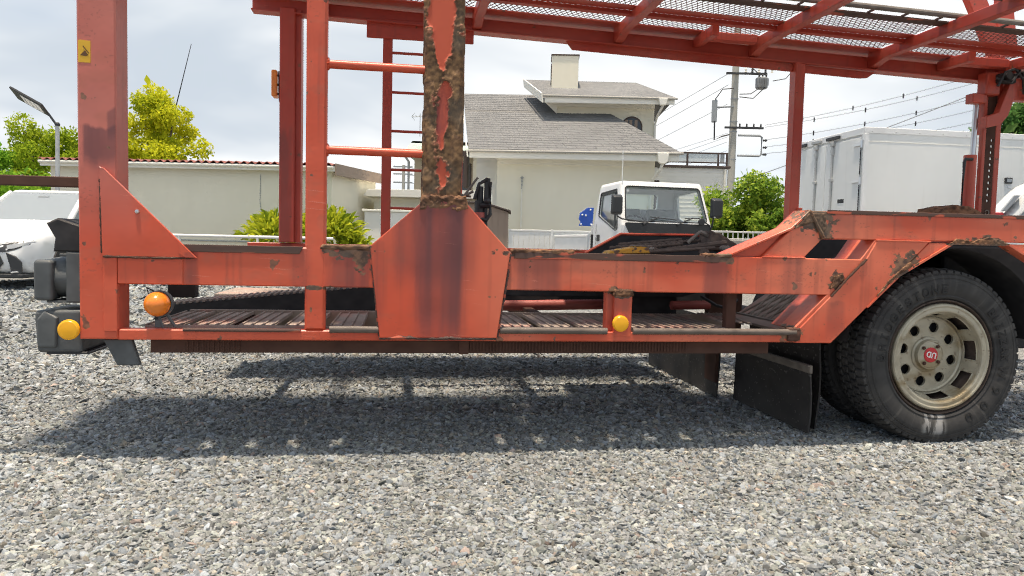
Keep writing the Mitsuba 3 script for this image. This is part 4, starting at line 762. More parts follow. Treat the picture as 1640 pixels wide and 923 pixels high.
tree('bush', 'low green bush beside the right mirror of the cab truck', 'bush', None, 4.35, 15.3, 2.15, (0.62, 0.6, 0.80), 11000, 0.075, 26, HED, 22, trunk=0.05, zc=1.35)
tree('broadleaf_tree', 'dark green tree behind the box truck at the right edge', 'tree', None, 14.4, 20.5, 5.3, (2.0, 1.7, 1.6), 12000, 0.17, 27, DRK, 22)
# spiky shrub of long strap leaves in front of the prefab
sk = thing('spiky_shrub', 'yellow-green spiky shrub against the beige prefab wall behind the ladder', 'shrub')
rng = np.random.default_rng(8); lv, lf, lc = [], [], []
for (cu, cv, cz, R, n) in ((-4.80, 15.0, 0.72, 0.75, 900), (-3.75, 15.1, 0.82, 0.75, 1150), (-4.3, 15.2, 0.78, 0.65, 550), (-3.30, 15.1, 0.60, 0.45, 320)):
    for _ in range(n):
        a, e = rng.uniform(0, 2 * PI), rng.uniform(0.15, 1.45); d = V([math.cos(a) * math.cos(e), math.sin(a) * math.cos(e), math.sin(e)]); o = V([cu, cv, cz]) + rng.uniform(0.3, 0.95) * R * d * [1, 1, 0.85]; d = d + rng.normal(size=3) * 0.38; d /= np.linalg.norm(d)
        l = rng.uniform(0.13, 0.27); s = np.cross(d, rng.normal(size=3)); s /= np.linalg.norm(s); t = o + d * l + [0, 0, -0.04]; w = rng.uniform(0.02, 0.036)
        n0 = sum(len(x) for x in lv); lv.append(V([o - s * w * 0.6, o + s * w * 0.6, (o + t) / 2 + s * w + [0, 0, 0.03], t, (o + t) / 2 - s * w + [0, 0, 0.03]])); lf.append(V([[0, 1, 2], [0, 2, 4], [4, 2, 3]]).astype(int) + n0)
        lc.append(np.tile(V([0.16, 0.24, 0.02]) + rng.uniform(0, 1) * V([0.42, 0.36, 0.02]), (5, 1)))
part(sk, 'crown', mesh(np.vstack(lv), np.vstack(lf)), 'm_leaf', frame=LOT, color=np.vstack(lc), smooth=False)
for i, (u, v) in enumerate(((-4.75, 15.0), (-3.85, 15.1), (-4.3, 15.2))): part(sk, 'stem', tube([(u, v, -0.05), (u + 0.02, v, 0.4), (u, v, 0.75)], [0.07, 0.06, 0.05], 8), 'm_bark', frame=LOT)
# ---- prefab building, left
pb = thing('prefab_building', 'beige prefab building with a red-brown corrugated roof edge', 'building')
PF = yawed(-3.93, 16.0, 0.0) @ trimesh.transformations.rotation_matrix(math.radians(-2.2), [0, 0, 1])
pp = lambda n, m, b, **k: part(pb, n, m, b, frame=PF, **k)
pp('wall', box(-6.2, 0, 0, 0.12, 0, 2.30, 0.004), 'm_prefab'); pp('side_wall', prism([(0.12, 0), (4.2, 0), (4.2, 2.46), (0.12, 2.29)], -0.12, 0.0, 0.003, 'yz'), 'm_prefab')
for k in range(22): pp('siding_line', box(-6.2, 0.002, -0.0028, -0.0005, 0.22 + 0.092 * k, 0.226 + 0.092 * k, 0.001), 'm_prefab')
pp('base_rail', box(-6.2, 0.0, -0.03, -0.007, 0.74, 0.765, 0.003), 'm_grey')
pp('fascia', box(-6.3, 0.12, -0.20, -0.17, 2.28, 2.40, 0.004), 'm_trim'); pp('gutter', tube([(-6.3, -0.235, 2.375), (0.10, -0.235, 2.365)], 0.035, 10), 'm_trim')
pp('verge_board', prism([(-0.20, 2.20), (4.35, 2.39), (4.35, 2.65), (-0.20, 2.45)], 0.12, 0.16, 0.003, 'yz'), 'm_shed'); pp('soffit', prism([(-0.17, 2.30), (4.3, 2.47), (4.3, 2.49), (-0.17, 2.32)], -6.2, 0.118, 0, 'yz'), 'm_soffit', smooth=False)
xs_ = np.linspace(-6.3, 0.12, 39 * 8 + 1); hs = 0.035 + 0.026 * np.cos(xs_ / 0.1646 * 2 * PI)
rv = [np.column_stack([xs_, 0 * xs_ + y, hs + z]) for y, z in ((-0.27, 2.40), (4.4, 2.60))] + [np.column_stack([xs_, 0 * xs_ + y, hs + z - 0.012]) for y, z in ((-0.27, 2.40), (4.4, 2.60))]
nx = len(xs_); i = np.arange(nx - 1)
rf = [np.stack([i, i + 1, i + 1 + nx], 1), np.stack([i, i + 1 + nx, i + nx], 1), np.stack([i, i + 2 * nx, i + 1], 1), np.stack([i + 1, i + 2 * nx, i + 1 + 2 * nx], 1)]
pp('roof', mesh(np.vstack(rv), np.vstack(rf)), 'm_redroof', smooth=True)
pp('conduit', tube([(-1.55, -0.012, 2.2), (-1.56, -0.012, 1.6), (-1.50, -0.012, 1.25), (-1.52, -0.012, 0.8)], 0.006, 5), 'm_grey')
# ---- street lamp
sl = thing('street_lamp', 'solar street lamp on a pale pole behind the white car', 'street lamp')
part(sl, 'pole', tube([(-8.62, 14.0, 0), (-8.59, 14.0, 2.86)], [0.045, 0.035], 12), 'm_galv', frame=LOT)
part(sl, 'arm', cat(tube([(-8.59, 14.0, 2.84), (-8.74, 13.98, 3.06)], 0.022, 8), sph((-8.59, 14.0, 2.87), 0.048)), 'm_trimblack', frame=LOT)
HF = LOT @ trimesh.transformations.translation_matrix([-9.00, 13.9, 3.25]) @ trimesh.transformations.rotation_matrix(math.radians(28), [0, 1, 0]) @ trimesh.transformations.rotation_matrix(math.radians(-24), [1, 0, 0])
hd = part(sl, 'head', box(-0.37, 0.30, -0.20, 0.20, -0.02, 0.02, 0.008), 'm_trimblack', frame=HF)
part(hd, 'panel', box(-0.34, 0.27, -0.18, 0.18, 0.0205, 0.026, 0.002), 'm_darkglass', frame=HF)
part(hd, 'lens', box(-0.17, 0.22, -0.13, 0.15, -0.027, -0.0205, 0.002), 'm_white', frame=HF)
for k in range(3): part(hd, 'divider', box(-0.10 + 0.11 * k, -0.092 + 0.11 * k, -0.13, 0.15, -0.031, -0.0275, 0.001), 'm_grey', frame=HF)
# ---- long thin aerial behind the tree
single('whip_aerial', tube([(-11.45, 25.0, 0), (-11.4, 25.0, 5.0), (-10.85, 25.0, 7.2)], [0.03, 0.02, 0.01], 6), 'm_wire', 'long thin aerial slanting up behind the yellow-green tree', 'aerial', frame=LOT)
# ---- pipe rail and small gate in front of the prefab
pr_k = thing('pipe_rail', 'white horizontal pipe rail in front of the spiky shrub', 'railing')
part(pr_k, 'pipe', tube([(-9.2, 14.2, 0.845), (-3.45, 14.2, 0.86)], 0.030, 10), 'm_fence', frame=LOT)
for u in (-8.5, -6.4, -4.9): part(pr_k, 'post', tube([(u, 14.2, 0), (u, 14.2, 0.845)], 0.028, 10), 'm_fence', frame=LOT)
gt = thing('small_gate', 'white slatted gate between the spiky shrub and the white wall', 'gate')
part(gt, 'frame', cat(box(-3.56, -3.52, 16.2, 16.24, 0, 1.11, 0.004), box(-3.24, -3.20, 16.2, 16.24, 0, 1.11, 0.004), box(-3.52, -3.24, 16.205, 16.235, 1.05, 1.10, 0.004), box(-3.52, -3.24, 16.205, 16.235, 0.15, 0.19, 0.004)), 'm_fence', frame=LOT)
for k in range(5): part(gt, 'slat', box(-3.50 + 0.055 * k, -3.48 + 0.055 * k, 16.21, 16.23, 0.19, 1.05, 0.003), 'm_fence', frame=LOT)
# ---- white boundary wall and low building behind it
bw = thing('boundary_wall', 'white boundary wall with a coping, left of the pentagon plate', 'wall')
part(bw, 'wall', box(-3.42, -1.2, 17.0, 17.15, 0, 1.50, 0.006), 'm_whitewall', frame=LOT); part(bw, 'coping', box(-3.47, -2.35, 16.95, 17.2, 1.503, 1.555, 0.006), 'm_trim', frame=LOT)
lb = thing('low_building', 'low cream building with a thick flat roof edge behind the white wall', 'building')
part(lb, 'wall', box(-3.5, -0.9, 18.6, 20.4, 0, 1.92, 0.01), 'm_housewall', frame=LOT); part(lb, 'roof', prism([(-3.72, 1.94), (-3.60, 2.10), (-0.6, 2.12), (-0.6, 1.925), (-3.6, 1.925)], 18.3, 20.6, 0.005), 'm_trim', frame=LOT)
# ---- beige house with a green tiled roof, mostly hidden by the rusty post
bh = thing('back_house', 'beige house with a greenish tiled roof seen beside the rusty post', 'house')
part(bh, 'wall', box(-4.05, -1.3, 30, 34, 0, 4.35, 0.01), 'm_beige', frame=LOT); part(bh, 'roof', prism([(29.4, 4.42), (31.5, 5.05), (35, 4.42), (35, 4.30), (29.4, 4.30)], -4.35, -0.9, 0.004, 'yz'), 'm_greentile', frame=LOT)
part(bh, 'eave_board', box(-4.38, -0.9, 29.35, 29.395, 4.22, 4.44, 0.004), 'm_brownwood', frame=LOT); part(bh, 'downpipe', tube([(-4.45, 29.7, 4.3), (-4.25, 29.8, 4.0), (-4.25, 29.9, 0)], 0.05, 8), 'm_galv', frame=LOT)
wn = part(bh, 'window', box(-2.35, -1.75, 29.93, 29.995, 2.7, 4.0, 0.005), 'm_brownwood', frame=LOT); part(wn, 'pane', box(-2.29, -1.81, 29.92, 29.928, 2.78, 3.92, 0), 'm_darkglass', frame=LOT, smooth=False)
part(bh, 'aerial', cat(tube([(-4.0, 31.2, 5.2), (-4.0, 31.2, 6.15)], 0.014, 6), tube([(-4.35, 31.2, 6.0), (-3.5, 31.2, 6.05)], 0.013, 6), *[tube([(u, 30.95, 6.01 + 0.03), (u, 31.45, 6.01 + 0.03)], 0.009, 5) for u in np.linspace(-4.3, -3.6, 6)], tube([(-4.35, 31.2, 6.02), (-4.22, 31.2, 6.17)], 0.009, 5), tube([(-4.35, 31.2, 6.02), (-4.22, 31.2, 5.86)], 0.009, 5)), 'm_grey', frame=LOT)
# ---- brown shed
sh = thing('garden_shed', 'brown ribbed metal shed right of the pentagon plate', 'shed')
part(sh, 'wall', box(-1.6, -0.13, 17.0, 18.4, 0, 1.56, 0.004), 'm_shed', frame=LOT); part(sh, 'roof', prism([(-1.7, 1.83), (-0.62, 1.76), (-0.07, 1.60), (-0.07, 1.565), (-0.62, 1.72), (-1.7, 1.79)], 16.92, 18.5, 0.003), 'm_brownwood', frame=LOT)
part(sh, 'gable', prism([(-1.6, 1.562), (-0.14, 1.562), (-0.62, 1.715), (-1.6, 1.78)], 17.0, 17.05, 0), 'm_shed', frame=LOT)
for k in range(10): part(sh, 'rib', box(-1.52 + 0.145 * k, -1.505 + 0.145 * k, 16.988, 16.9985, 0.05, 1.55, 0.002), 'm_shed', frame=LOT)
# ---- white panel fence in front of the house, railing at the right
fn = thing('panel_fence', 'white vertical-slat panel fence in front of the cream house wall', 'fence')
part(fn, 'top_rail', box(-0.11, 1.90, 17.0, 17.05, 1.135, 1.175, 0.004), 'm_fence', frame=LOT); part(fn, 'bottom_rail', box(-0.11, 1.90, 17.0, 17.05, 0.12, 0.17, 0.004), 'm_fence', frame=LOT)
for k in range(17): part(fn, 'slat', box(-0.105 + 0.118 * k, 0.006 + 0.118 * k, 17.012, 17.035, 0.17, 1.134, 0.003), 'm_fence', frame=LOT)
part(fn, 'post', box(0.86, 0.91, 16.985, 17.012, 0, 1.19, 0.004), 'm_fence', frame=LOT)
rl = thing('wall_railing', 'white railing on a concrete wall in front of the green bushes', 'railing')
part(rl, 'wall', box(3.75, 6.9, 14.05, 14.25, 0, 1.02, 0.01), 'm_concrete', frame=LOT)
part(rl, 'top_rail', box(3.75, 6.9, 14.12, 14.17, 1.155, 1.19, 0.004), 'm_fence', frame=LOT); part(rl, 'bottom_rail', box(3.75, 6.9, 14.125, 14.165, 1.025, 1.05, 0.004), 'm_fence', frame=LOT)
for k in range(32): part(rl, 'baluster', box(3.79 + 0.097 * k, 3.812 + 0.097 * k, 14.135, 14.16, 1.05, 1.155, 0.002), 'm_fence', frame=LOT)
# ---- the cream house
ho = thing('house', 'cream house with grey slate roofs, a square roof turret and an arched window', 'house')
HH = yawed(-0.52, 22.0, -2.2)
hp = lambda n, m, b, **k: part(ho, n, m, b, frame=HH, **k)
hp('wall', box(0, 4.62, 0, 0.2, 0, 3.46, 0.004), 'm_housewall'); hp('side_wall', prism([(0.2, 0), (5.2, 0), (5.2, 4.9), (3.8, 5.75), (0.2, 3.46)], 0.0, 0.2, 0.004, 'yz'), 'm_housewall'); hp('side_wall', prism([(0.2, 0), (5.2, 0), (5.2, 3.4), (0.2, 3.4)], 4.42, 4.62, 0.004, 'yz'), 'm_housewall')
hp('wing_wall', box(-0.70, -0.002, 0.9, 1.1, 0, 3.9, 0.004), 'm_whitewall')
# lower roof: a slope rising away from us, its right end hipped
E0, E1, R1 = (-0.80, -0.62, 3.50), (5.22, -0.62, 3.58), 0
def roof_plane(a, b, c, d, t):
    q = V([a, b, c, d]); n = np.cross(q[1] - q[0], q[3] - q[0]); n /= np.linalg.norm(n)
    if n[2] < 0: n = -n
    return mesh(np.vstack([q, q - n * t]), [[0, 1, 2], [0, 2, 3], [4, 6, 5], [4, 7, 6], [0, 4, 5], [0, 5, 1], [1, 5, 6], [1, 6, 2], [2, 6, 7], [2, 7, 3], [3, 7, 4], [3, 4, 0]])
hp('roof', roof_plane((-0.80, -0.62, 3.52), (1.72, -0.62, 3.52), (1.72, 4.0, 5.99), (-1.49, 4.0, 5.99), 0.06), 'm_slatedark'); hp('roof', roof_plane((1.72, -0.62, 3.52), (5.28, -0.62, 3.52), (3.50, 2.3, 5.08), (1.72, 2.3, 5.08), 0.06), 'm_slatedark')
# courses of slates on the lower slope
A, B, D_ = V([-0.80, -0.62, 3.52]), V([5.28, -0.62, 3.52]), V([-1.49, 4.0, 5.99])
edge = lambda t: V([5.28 - 1.78 * min(t / 0.632, 1) if t < 0.632 else 1.72, -0.62 + 4.62 * t, 3.52 + 2.47 * t])
nrm = np.cross(B - A, D_ - A); nrm /= np.linalg.norm(nrm); nrm *= np.sign(nrm[2]); rng = np.random.default_rng(4)
rows = 27
for r in range(rows):
    t0, t1 = r / rows, (r + 1.06) / rows
    p0, p1, q0, q1 = A + (D_ - A) * t0, edge(t0), A + (D_ - A) * t1, edge(min(t1, 0.631) if t0 < 0.631 else t1)
    if t0 < 0.631 < t1: q0 = A + (D_ - A) * 0.631
    p0, p1, q0, q1 = p0 + nrm * 0.011, p1 + nrm * 0.011, q0 + nrm * 0.003, q1 + nrm * 0.003
    n_ = 10; cuts = (np.arange(n_ + 1) + (0.5 if r % 2 else 0.0)) / (n_ + 0.5); cuts = np.concatenate([[0], cuts[(cuts > 0.01) & (cuts < 0.99)], [1]])
    for a, b in zip(cuts[:-1], cuts[1:]):
        g = 0.0015; o = nrm * rng.uniform(-0.002, 0.003)
        w = lambda s, lo, hi: lo + (hi - lo) * s
        part(f'{ho}__roof', 'slate', roof_plane(w(a + g, p0, p1) + o, w(b - g, p0, p1) + o, w(b - g, q0, q1) + o * 0, w(a + g, q0, q1) + o * 0, 0.008), 'm_slate', frame=HH, smooth=False)
hp('roof_side', roof_plane((5.28, -0.62, 3.52), (5.28, 3.4, 3.52), (3.52, 3.4, 5.08), (3.50, 2.3, 5.08), 0.05), 'm_slatedark')
hp('verge_board', roof_plane((-0.83, -0.63, 3.54), (-0.80, -0.63, 3.30), (-1.50, 4.0, 5.80), (-1.53, 4.0, 6.02), 0.04), 'm_trim')
hp('fascia', box(-0.78, 5.20, -0.60, -0.56, 3.28, 3.47, 0.004), 'm_trim'); hp('soffit', box(-0.78, 5.20, -0.56, 0.0, 3.44, 3.46, 0), 'm_trim'); hp('frieze', box(0.02, 4.60, -0.03, -0.001, 3.18, 3.44, 0.004), 'm_trim')
hp('gutter', tube([(-0.80, -0.65, 3.47), (5.32, -0.65, 3.50)], 0.036, 10), 'm_gutter')
hp('rain_hopper', prism([(4.58, 3.50), (4.90, 3.50), (4.86, 3.26), (4.80, 3.20), (4.66, 3.20), (4.60, 3.26)], -0.76, -0.61, 0.008), 'm_trim'); hp('downpipe', tube([(4.73, -0.68, 3.22), (4.70, -0.55, 3.05), (4.50, -0.08, 2.72), (4.48, -0.06, 0)], 0.045, 10), 'm_trim')
# upper storey with its own roof
hp('upper_wall', box(1.75, 4.88, 2.30, 6.0, 3.0, 5.50, 0.004), 'm_housewall'); hp('upper_frieze', prism([(1.752, 5.30), (4.88, 5.27), (4.88, 5.49), (1.752, 5.50)], 2.26, 2.298, 0.003), 'm_trim')
hp('upper_roof', roof_plane((1.30, 1.58, 5.55), (5.44, 1.58, 5.50), (4.42, 3.6, 6.38), (0.66, 3.6, 6.42), 0.06), 'm_slate'); hp('upper_roof_side', roof_plane((5.44, 1.58, 5.50), (5.44, 6.4, 5.50), (4.42, 6.4, 6.38), (4.42, 3.6, 6.38), 0.05), 'm_slatedark')
hp('upper_fascia', box(1.34, 5.40, 1.60, 1.64, 5.29, 5.47, 0.004), 'm_trim'); hp('upper_gutter', tube([(1.28, 1.55, 5.50), (5.48, 1.55, 5.46)], 0.034, 10), 'm_gutter'); hp('upper_soffit', box(1.36, 5.36, 1.64, 2.30, 5.452, 5.468, 0), 'm_trim')
hp('upper_verge', roof_plane((1.27, 1.56, 5.57), (1.31, 1.56, 5.28), (0.66, 3.6, 6.17), (0.62, 3.6, 6.45), 0.04), 'm_trim'); hp('upper_end_wall', prism([(1.34, 5.44), (1.746, 5.06), (1.746, 5.44)], 2.24, 2.30, 0.003), 'm_trim')
hp('upper_hopper', prism([(4.88, 5.46), (5.16, 5.46), (5.12, 5.26), (4.94, 5.24)], 1.44, 1.56, 0.008), 'm_trim'); hp('upper_downpipe', tube([(5.03, 1.50, 5.25), (4.93, 2.0, 4.98), (4.91, 2.25, 4.8), (4.91, 2.26, 3.9)], 0.04, 8), 'm_trim')
arch = [(4.17 - 0.34, 4.2)] + [(4.17 + 0.34 * math.cos(a), 4.68 + 0.34 * math.sin(a)) for a in np.linspace(PI, 0, 17)] + [(4.17 + 0.34, 4.2)]
aw = hp('arched_window', prism(arch, 2.26, 2.2985, 0.004), 'm_brownwood'); s_ = lambda k: [(4.17 + (x - 4.17) * k, 4.6 + (z - 4.6) * k) for x, z in arch]
part(aw, 'pane', prism(s_(0.86), 2.250, 2.2585, 0), 'm_darkglass', frame=HH)
for u in (4.00, 4.13, 4.30): part(aw, 'shutter_bar', box(u - 0.045, u + 0.045, 2.240, 2.2495, 4.3, 4.90, 0.003), 'm_shed', frame=HH)
hp('side_window', box(4.882, 4.95, 2.9, 3.6, 4.0, 4.95, 0.01), 'm_brownwood')
# roof turret
tu = hp('turret', box(1.55, 2.41, 2.45, 3.35, 5.80, 6.96, 0.006), 'm_housewall'); part(tu, 'cap', box(1.52, 2.44, 2.42, 3.38, 6.962, 7.0, 0.005), 'm_brownwood', frame=HH)
wn = part(tu, 'window', box(1.525, 1.5485, 2.60, 3.17, 6.12, 6.74, 0.004), 'm_brownwood', frame=HH); part(wn, 'pane', box(1.515, 1.5245, 2.66, 3.11, 6.18, 6.68, 0), 'm_frost', frame=HH, smooth=False) if False else part(tu, 'window_pane', box(1.515, 1.5245, 2.66, 3.11, 6.18, 6.68, 0.001), 'm_frost', frame=HH)
# wall fittings
hp('vent_pipe', cat(tube([(0.74, -0.05, 0.2), (0.74, -0.05, 2.45)], 0.022, 8)), 'm_trim'); hp('wall_bracket', cat(sph((0.74, -0.06, 2.78), 0.045), box(0.72, 0.76, -0.08, -0.01, 2.66, 2.72, 0.004), box(0.72, 0.76, -0.07, -0.01, 2.55, 2.60, 0.004), tube([(0.74, -0.05, 2.45), (0.74, -0.05, 2.78)], 0.012, 6)), 'm_grey')
hp('shutter', box(-1.10, -0.98, 0.9, 1.6, 2.55, 3.62, 0.006), 'm_brownwood'); hp('gable_wall', prism([(0.9, 0), (5.0, 0), (5.0, 4.6), (3.6, 5.45), (0.9, 4.05)], -0.80, -0.70, 0.003, 'yz'), 'm_housewall')
hp('meter_box', box(4.64, 4.86, 0.6, 0.7, 1.9, 2.85, 0.005), 'm_brownwood')
# ---- neighbour with a roof terrace
nb = thing('terrace_house', 'white house with a dark railed roof terrace left of the utility pole', 'house')
np_ = lambda n, m, b, **k: part(nb, n, m, b, frame=LOT, **k)
np_('wall', box(4.3, 7.40, 26, 31, 0, 3.62, 0.006), 'm_whitewall')
for k in range(16): np_('board_line', box(4.3, 7.40, 25.99, 25.999, 1.2 + 0.15 * k, 1.212 + 0.15 * k, 0.001), 'm_trim')
np_('cornice', box(4.2, 7.50, 25.9, 31.1, 3.623, 3.70, 0.006), 'm_brownwood'); np_('corner_pipe', tube([(7.32, 25.94, 3.6), (7.32, 25.94, 0)], 0.035, 8), 'm_trim')
np_('top_rail', box(4.6, 7.42, 26.0, 26.06, 4.12, 4.17, 0.004), 'm_brownwood'); np_('bottom_rail', box(4.6, 7.40, 26.0, 26.06, 3.80, 3.84, 0.004), 'm_brownwood')
for u in (4.75, 5.98, 7.06, 7.36): np_('rail_post', box(u, u + 0.055, 25.99, 26.07, 3.70, 4.12, 0.004), 'm_brownwood')
for u0, u1 in ((4.81, 5.97), (6.04, 7.05)): np_('rail_panel', box(u0, u1, 26.02, 26.03, 3.845, 4.118, 0.001), 'm_frost')
np_('rail_panel', box(7.15, 7.30, 26.02, 26.03, 3.845, 4.118, 0.001), 'm_grey')
# ---- utility poles and wires
up_ = thing('utility_pole', 'concrete utility pole with transformers and insulators right of the house', 'utility pole')
pq = lambda n, m, b, **k: part(up_, n, m, b, frame=LOT, **k)
PU = 8.72
pq('pole', tube([(PU - 0.02, 30, 0), (PU, 30, 9.6)], [0.165, 0.125], 16), 'm_pole')
for z in (3.2, 3.5, 4.4, 5.5, 5.9, 6.8): pq('pole_band', tube([(PU, 30, z), (PU, 30, z + 0.04)], 0.155, 14), 'm_grey')
pq('cross_arm', cat(box(PU - 0.42, PU + 1.2, 29.78, 29.86, 7.75, 7.83, 0.006)), 'm_wire'); pq('cross_arm', box(PU - 0.4, PU + 1.15, 29.78, 29.86, 5.62, 5.70, 0.006), 'm_wire')
pq('wire_frame', cat(tube([(PU + 0.15, 29.82, 5.36), (PU + 1.02, 29.82, 5.36), (PU + 1.10, 29.82, 5.30), (PU + 1.10, 29.82, 4.62), (PU + 1.02, 29.82, 4.56), (PU + 0.15, 29.82, 4.56)], 0.045, 8)), 'm_grey')
tf = pq('transformer', tube([(PU + 1.02, 29.9, 7.22), (PU + 1.02, 29.9, 7.27), (PU + 1.02, 29.9, 7.62), (PU + 1.02, 29.9, 7.66)], [0.19, 0.24, 0.24, 0.20], 18), 'm_steelgrey')
for k in range(7): part(tf, 'cooling_fin', box(PU + 0.80 + 0.065 * k, PU + 0.815 + 0.065 * k, 29.60, 29.66, 7.30, 7.58, 0.004), 'm_steelgrey', frame=LOT)
for k in range(3): part(tf, 'bushing', mv(lathe([(0.0001, 0), (0.045, 0.0), (0.025, 0.05), (0.045, 0.08), (0.02, 0.13), (0.0001, 0.14)], 10, axis='z'), PU + 0.88 + 0.14 * k, 29.8, 7.66), 'm_wire', frame=LOT)
for k in range(5): pq('insulator', lathe([(0.0001, 0), (0.05, 0.02), (0.03, 0.08), (0.05, 0.11), (0.02, 0.18), (0.0001, 0.19)], 10, axis='z'), 'm_trim', ) if False else part(up_, 'insulator', mv(lathe([(0.0001, 0), (0.055, 0.02), (0.03, 0.08), (0.05, 0.11), (0.02, 0.2), (0.0001, 0.21)], 10, axis='z'), PU + 0.35 + 0.26 * k, 29.82, 7.83), 'm_wire' if k % 2 else 'm_trim', frame=LOT)
for k in range(4): part(up_, 'insulator', mv(lathe([(0.0001, 0), (0.045, 0.02), (0.03, 0.06), (0.04, 0.09), (0.0001, 0.15)], 8, axis='z'), PU + 0.2 + 0.28 * k, 29.82, 5.70), 'm_wire', frame=LOT)
for z in (5.18, 4.90, 4.62): part(up_, 'strain_insulator', mv(lathe([(0.0001, 0), (0.05, 0.03), (0.03, 0.08), (0.06, 0.12), (0.0001, 0.2)], 8, axis='x'), PU + 1.14, 29.82, z), 'm_wire', frame=LOT)
pq('switch_gear', cat(box(PU - 0.92, PU - 0.72, 29.8, 29.95, 5.85, 6.75, 0.03), box(PU - 0.86, PU - 0.76, 29.8, 29.9, 6.0, 6.4, 0.01), tube([(PU - 0.72, 29.85, 6.45), (PU, 29.9, 6.50)], 0.035, 8)), 'm_grey')
pq('drop_cable', tube([(PU - 0.1, 29.8, 7.2), (PU - 0.55, 29.8, 7.15), (PU - 0.82, 29.8, 6.75)], 0.022, 6), 'm_wire')
pq('drop_cable', tube([(PU - 0.82, 29.8, 5.9), (PU - 0.80, 29.8, 5.15), (PU - 0.5, 29.8, 5.30), (PU - 0.2, 29.8, 5.38)], 0.03, 6), 'm_wire')
pq('drop_cable', tube([(PU + 0.1, 29.7, 6.95), (PU + 0.55, 29.7, 6.98), (PU + 1.0, 29.7, 7.3)], 0.02, 6), 'm_wire')
pq('drop_cable', tube([(PU + 0.1, 29.7, 6.85), (PU + 0.65, 29.7, 6.80), (PU + 1.1, 29.7, 7.25)], 0.02, 6), 'm_wire')
pq('drop_cable', tube([(PU + 1.4, 29.7, 7.5), (PU + 1.9, 29.7, 7.6), (PU + 2.4, 29.7, 8.2)], 0.018, 6), 'm_wire')
pq('drop_cable', tube([(PU + 0.2, 29.7, 8.3), (PU + 0.9, 29.7, 7.7)], 0.018, 6), 'm_wire')
pq('low_bracket', cat(tube([(PU + 0.1, 29.9, 3.66), (PU + 0.85, 29.9, 3.72)], 0.03, 6), tube([(PU + 0.1, 29.9, 3.50), (PU + 0.5, 29.9, 3.55), (PU + 0.85, 29.9, 3.70)], 0.02, 6)), 'm_grey')
def wire(label, a, b, sag, r=0.014, spacers=(), group=None):
    a, b = V(a), V(b); t = np.linspace(0, 1, 25)[:, None]; p = a + (b - a) * t; p[:, 2] -= (4 * sag * t * (1 - t))[:, 0]
    k = thing('overhead_wire', label, 'power line', group); part(k, 'cable', tube(p, r, 5), 'm_wire', frame=LOT)
    for s in spacers:
        q = p[0] + (p[-1] - p[0]) * s; q[2] -= 4 * sag * s * (1 - s); part(k, 'spacer', mani(rhull([q + [0, 0, 0.06], q - [0, 0, 0.08]], 0.028, 6)), 'm_wire', frame=LOT)
G = 'overhead wires running from the utility pole'
for i, (z0, q, z1) in enumerate(((5.78, (26.5, 30.0), 11.2), (5.70, (26.2, 30), 10.6), (5.2, (26.2, 30), 9.9), (4.92, (26.2, 30), 9.25), (4.66, (26.2, 30), 8.55))):
    wire('dark wire with spacers rising right from the pole, %s' % ('topmost of five', 'second from the top', 'middle one of five', 'fourth from the top', 'lowest of five')[i], (PU + 1.2, 29.8, z0), (*q, z1), 0.55, 0.008, (0.12, 0.245, 0.37, 0.56) if i else (0.09, 0.21, 0.33), G)
wire('low dark wire rising from the pole over the white box truck', (PU + 0.85, 29.9, 3.72), (21.5, 26.0, 8.85), 0.10, 0.013, (), G)
for i, (z0, z1) in enumerate(((7.8, 4.5), (7.35, 4.1), (6.6, 3.7))):
    wire('thin wire sloping down to the left behind the house roof, %s of three' % ('top', 'middle', 'bottom')[i], (PU - 0.3, 29.9, z0), (0.0, 36, z1 - 1.2), 0.1, 0.009, (), G)
for i, (z0, z1) in enumerate(((5.45, 2.6), (5.3, 2.2), (5.1, 1.8), (4.75, 1.5), (4.45, 1.2), (4.2, 0.9))):
    wire('thin wire sloping down to the left above the roof terrace, number %s from the top' % ('one', 'two', 'three', 'four', 'five', 'six')[i], (PU - 0.25, 29.9, z0), (0.5, 38, z1 + 1.0), 0.15, 0.0065, (0.3,) if i in (0, 2) else (), G)
dp = thing('distant_pole', 'small distant utility pole with crossarms seen above the prefab roof end', 'utility pole')
part(dp, 'pole', tube([(-9.25, 62, 0), (-9.25, 62, 7.1)], 0.13, 8), 'm_pole', frame=LOT)
for z in (6.9, 6.3, 5.6): part(dp, 'cross_arm', box(-10.1, -8.5, 61.9, 62.0, z, z + 0.12, 0.01), 'm_grey', frame=LOT)
for i, z in enumerate((6.95, 6.35, 5.7)): wire('faint distant wire between the ladder rails, %s of three' % ('highest', 'middle', 'lowest')[i], (-9.3, 62, z), (4, 64, z - 0.3), 0.3, 0.02, (), 'distant wires from the small pole')
rp_ = thing('roadside_signal', 'dark box on a bracket behind the bushes, right of the pole', 'street fitting')
part(rp_, 'box', box(9.9, 10.5, 30, 30.3, 3.02, 3.2, 0.02), 'm_trimblack', frame=LOT); part(rp_, 'bracket', cat(tube([(8.9, 30.1, 3.15), (12.5, 30.1, 3.2)], 0.03, 6), tube([(9.9, 30.1, 3.1), (9.4, 30.1, 2.95)], 0.03, 6)), 'm_wire', frame=LOT)
part(rp_, 'post', tube([(12.3, 30.1, 0), (12.3, 30.1, 3.3)], 0.07, 8), 'm_galv', frame=LOT)

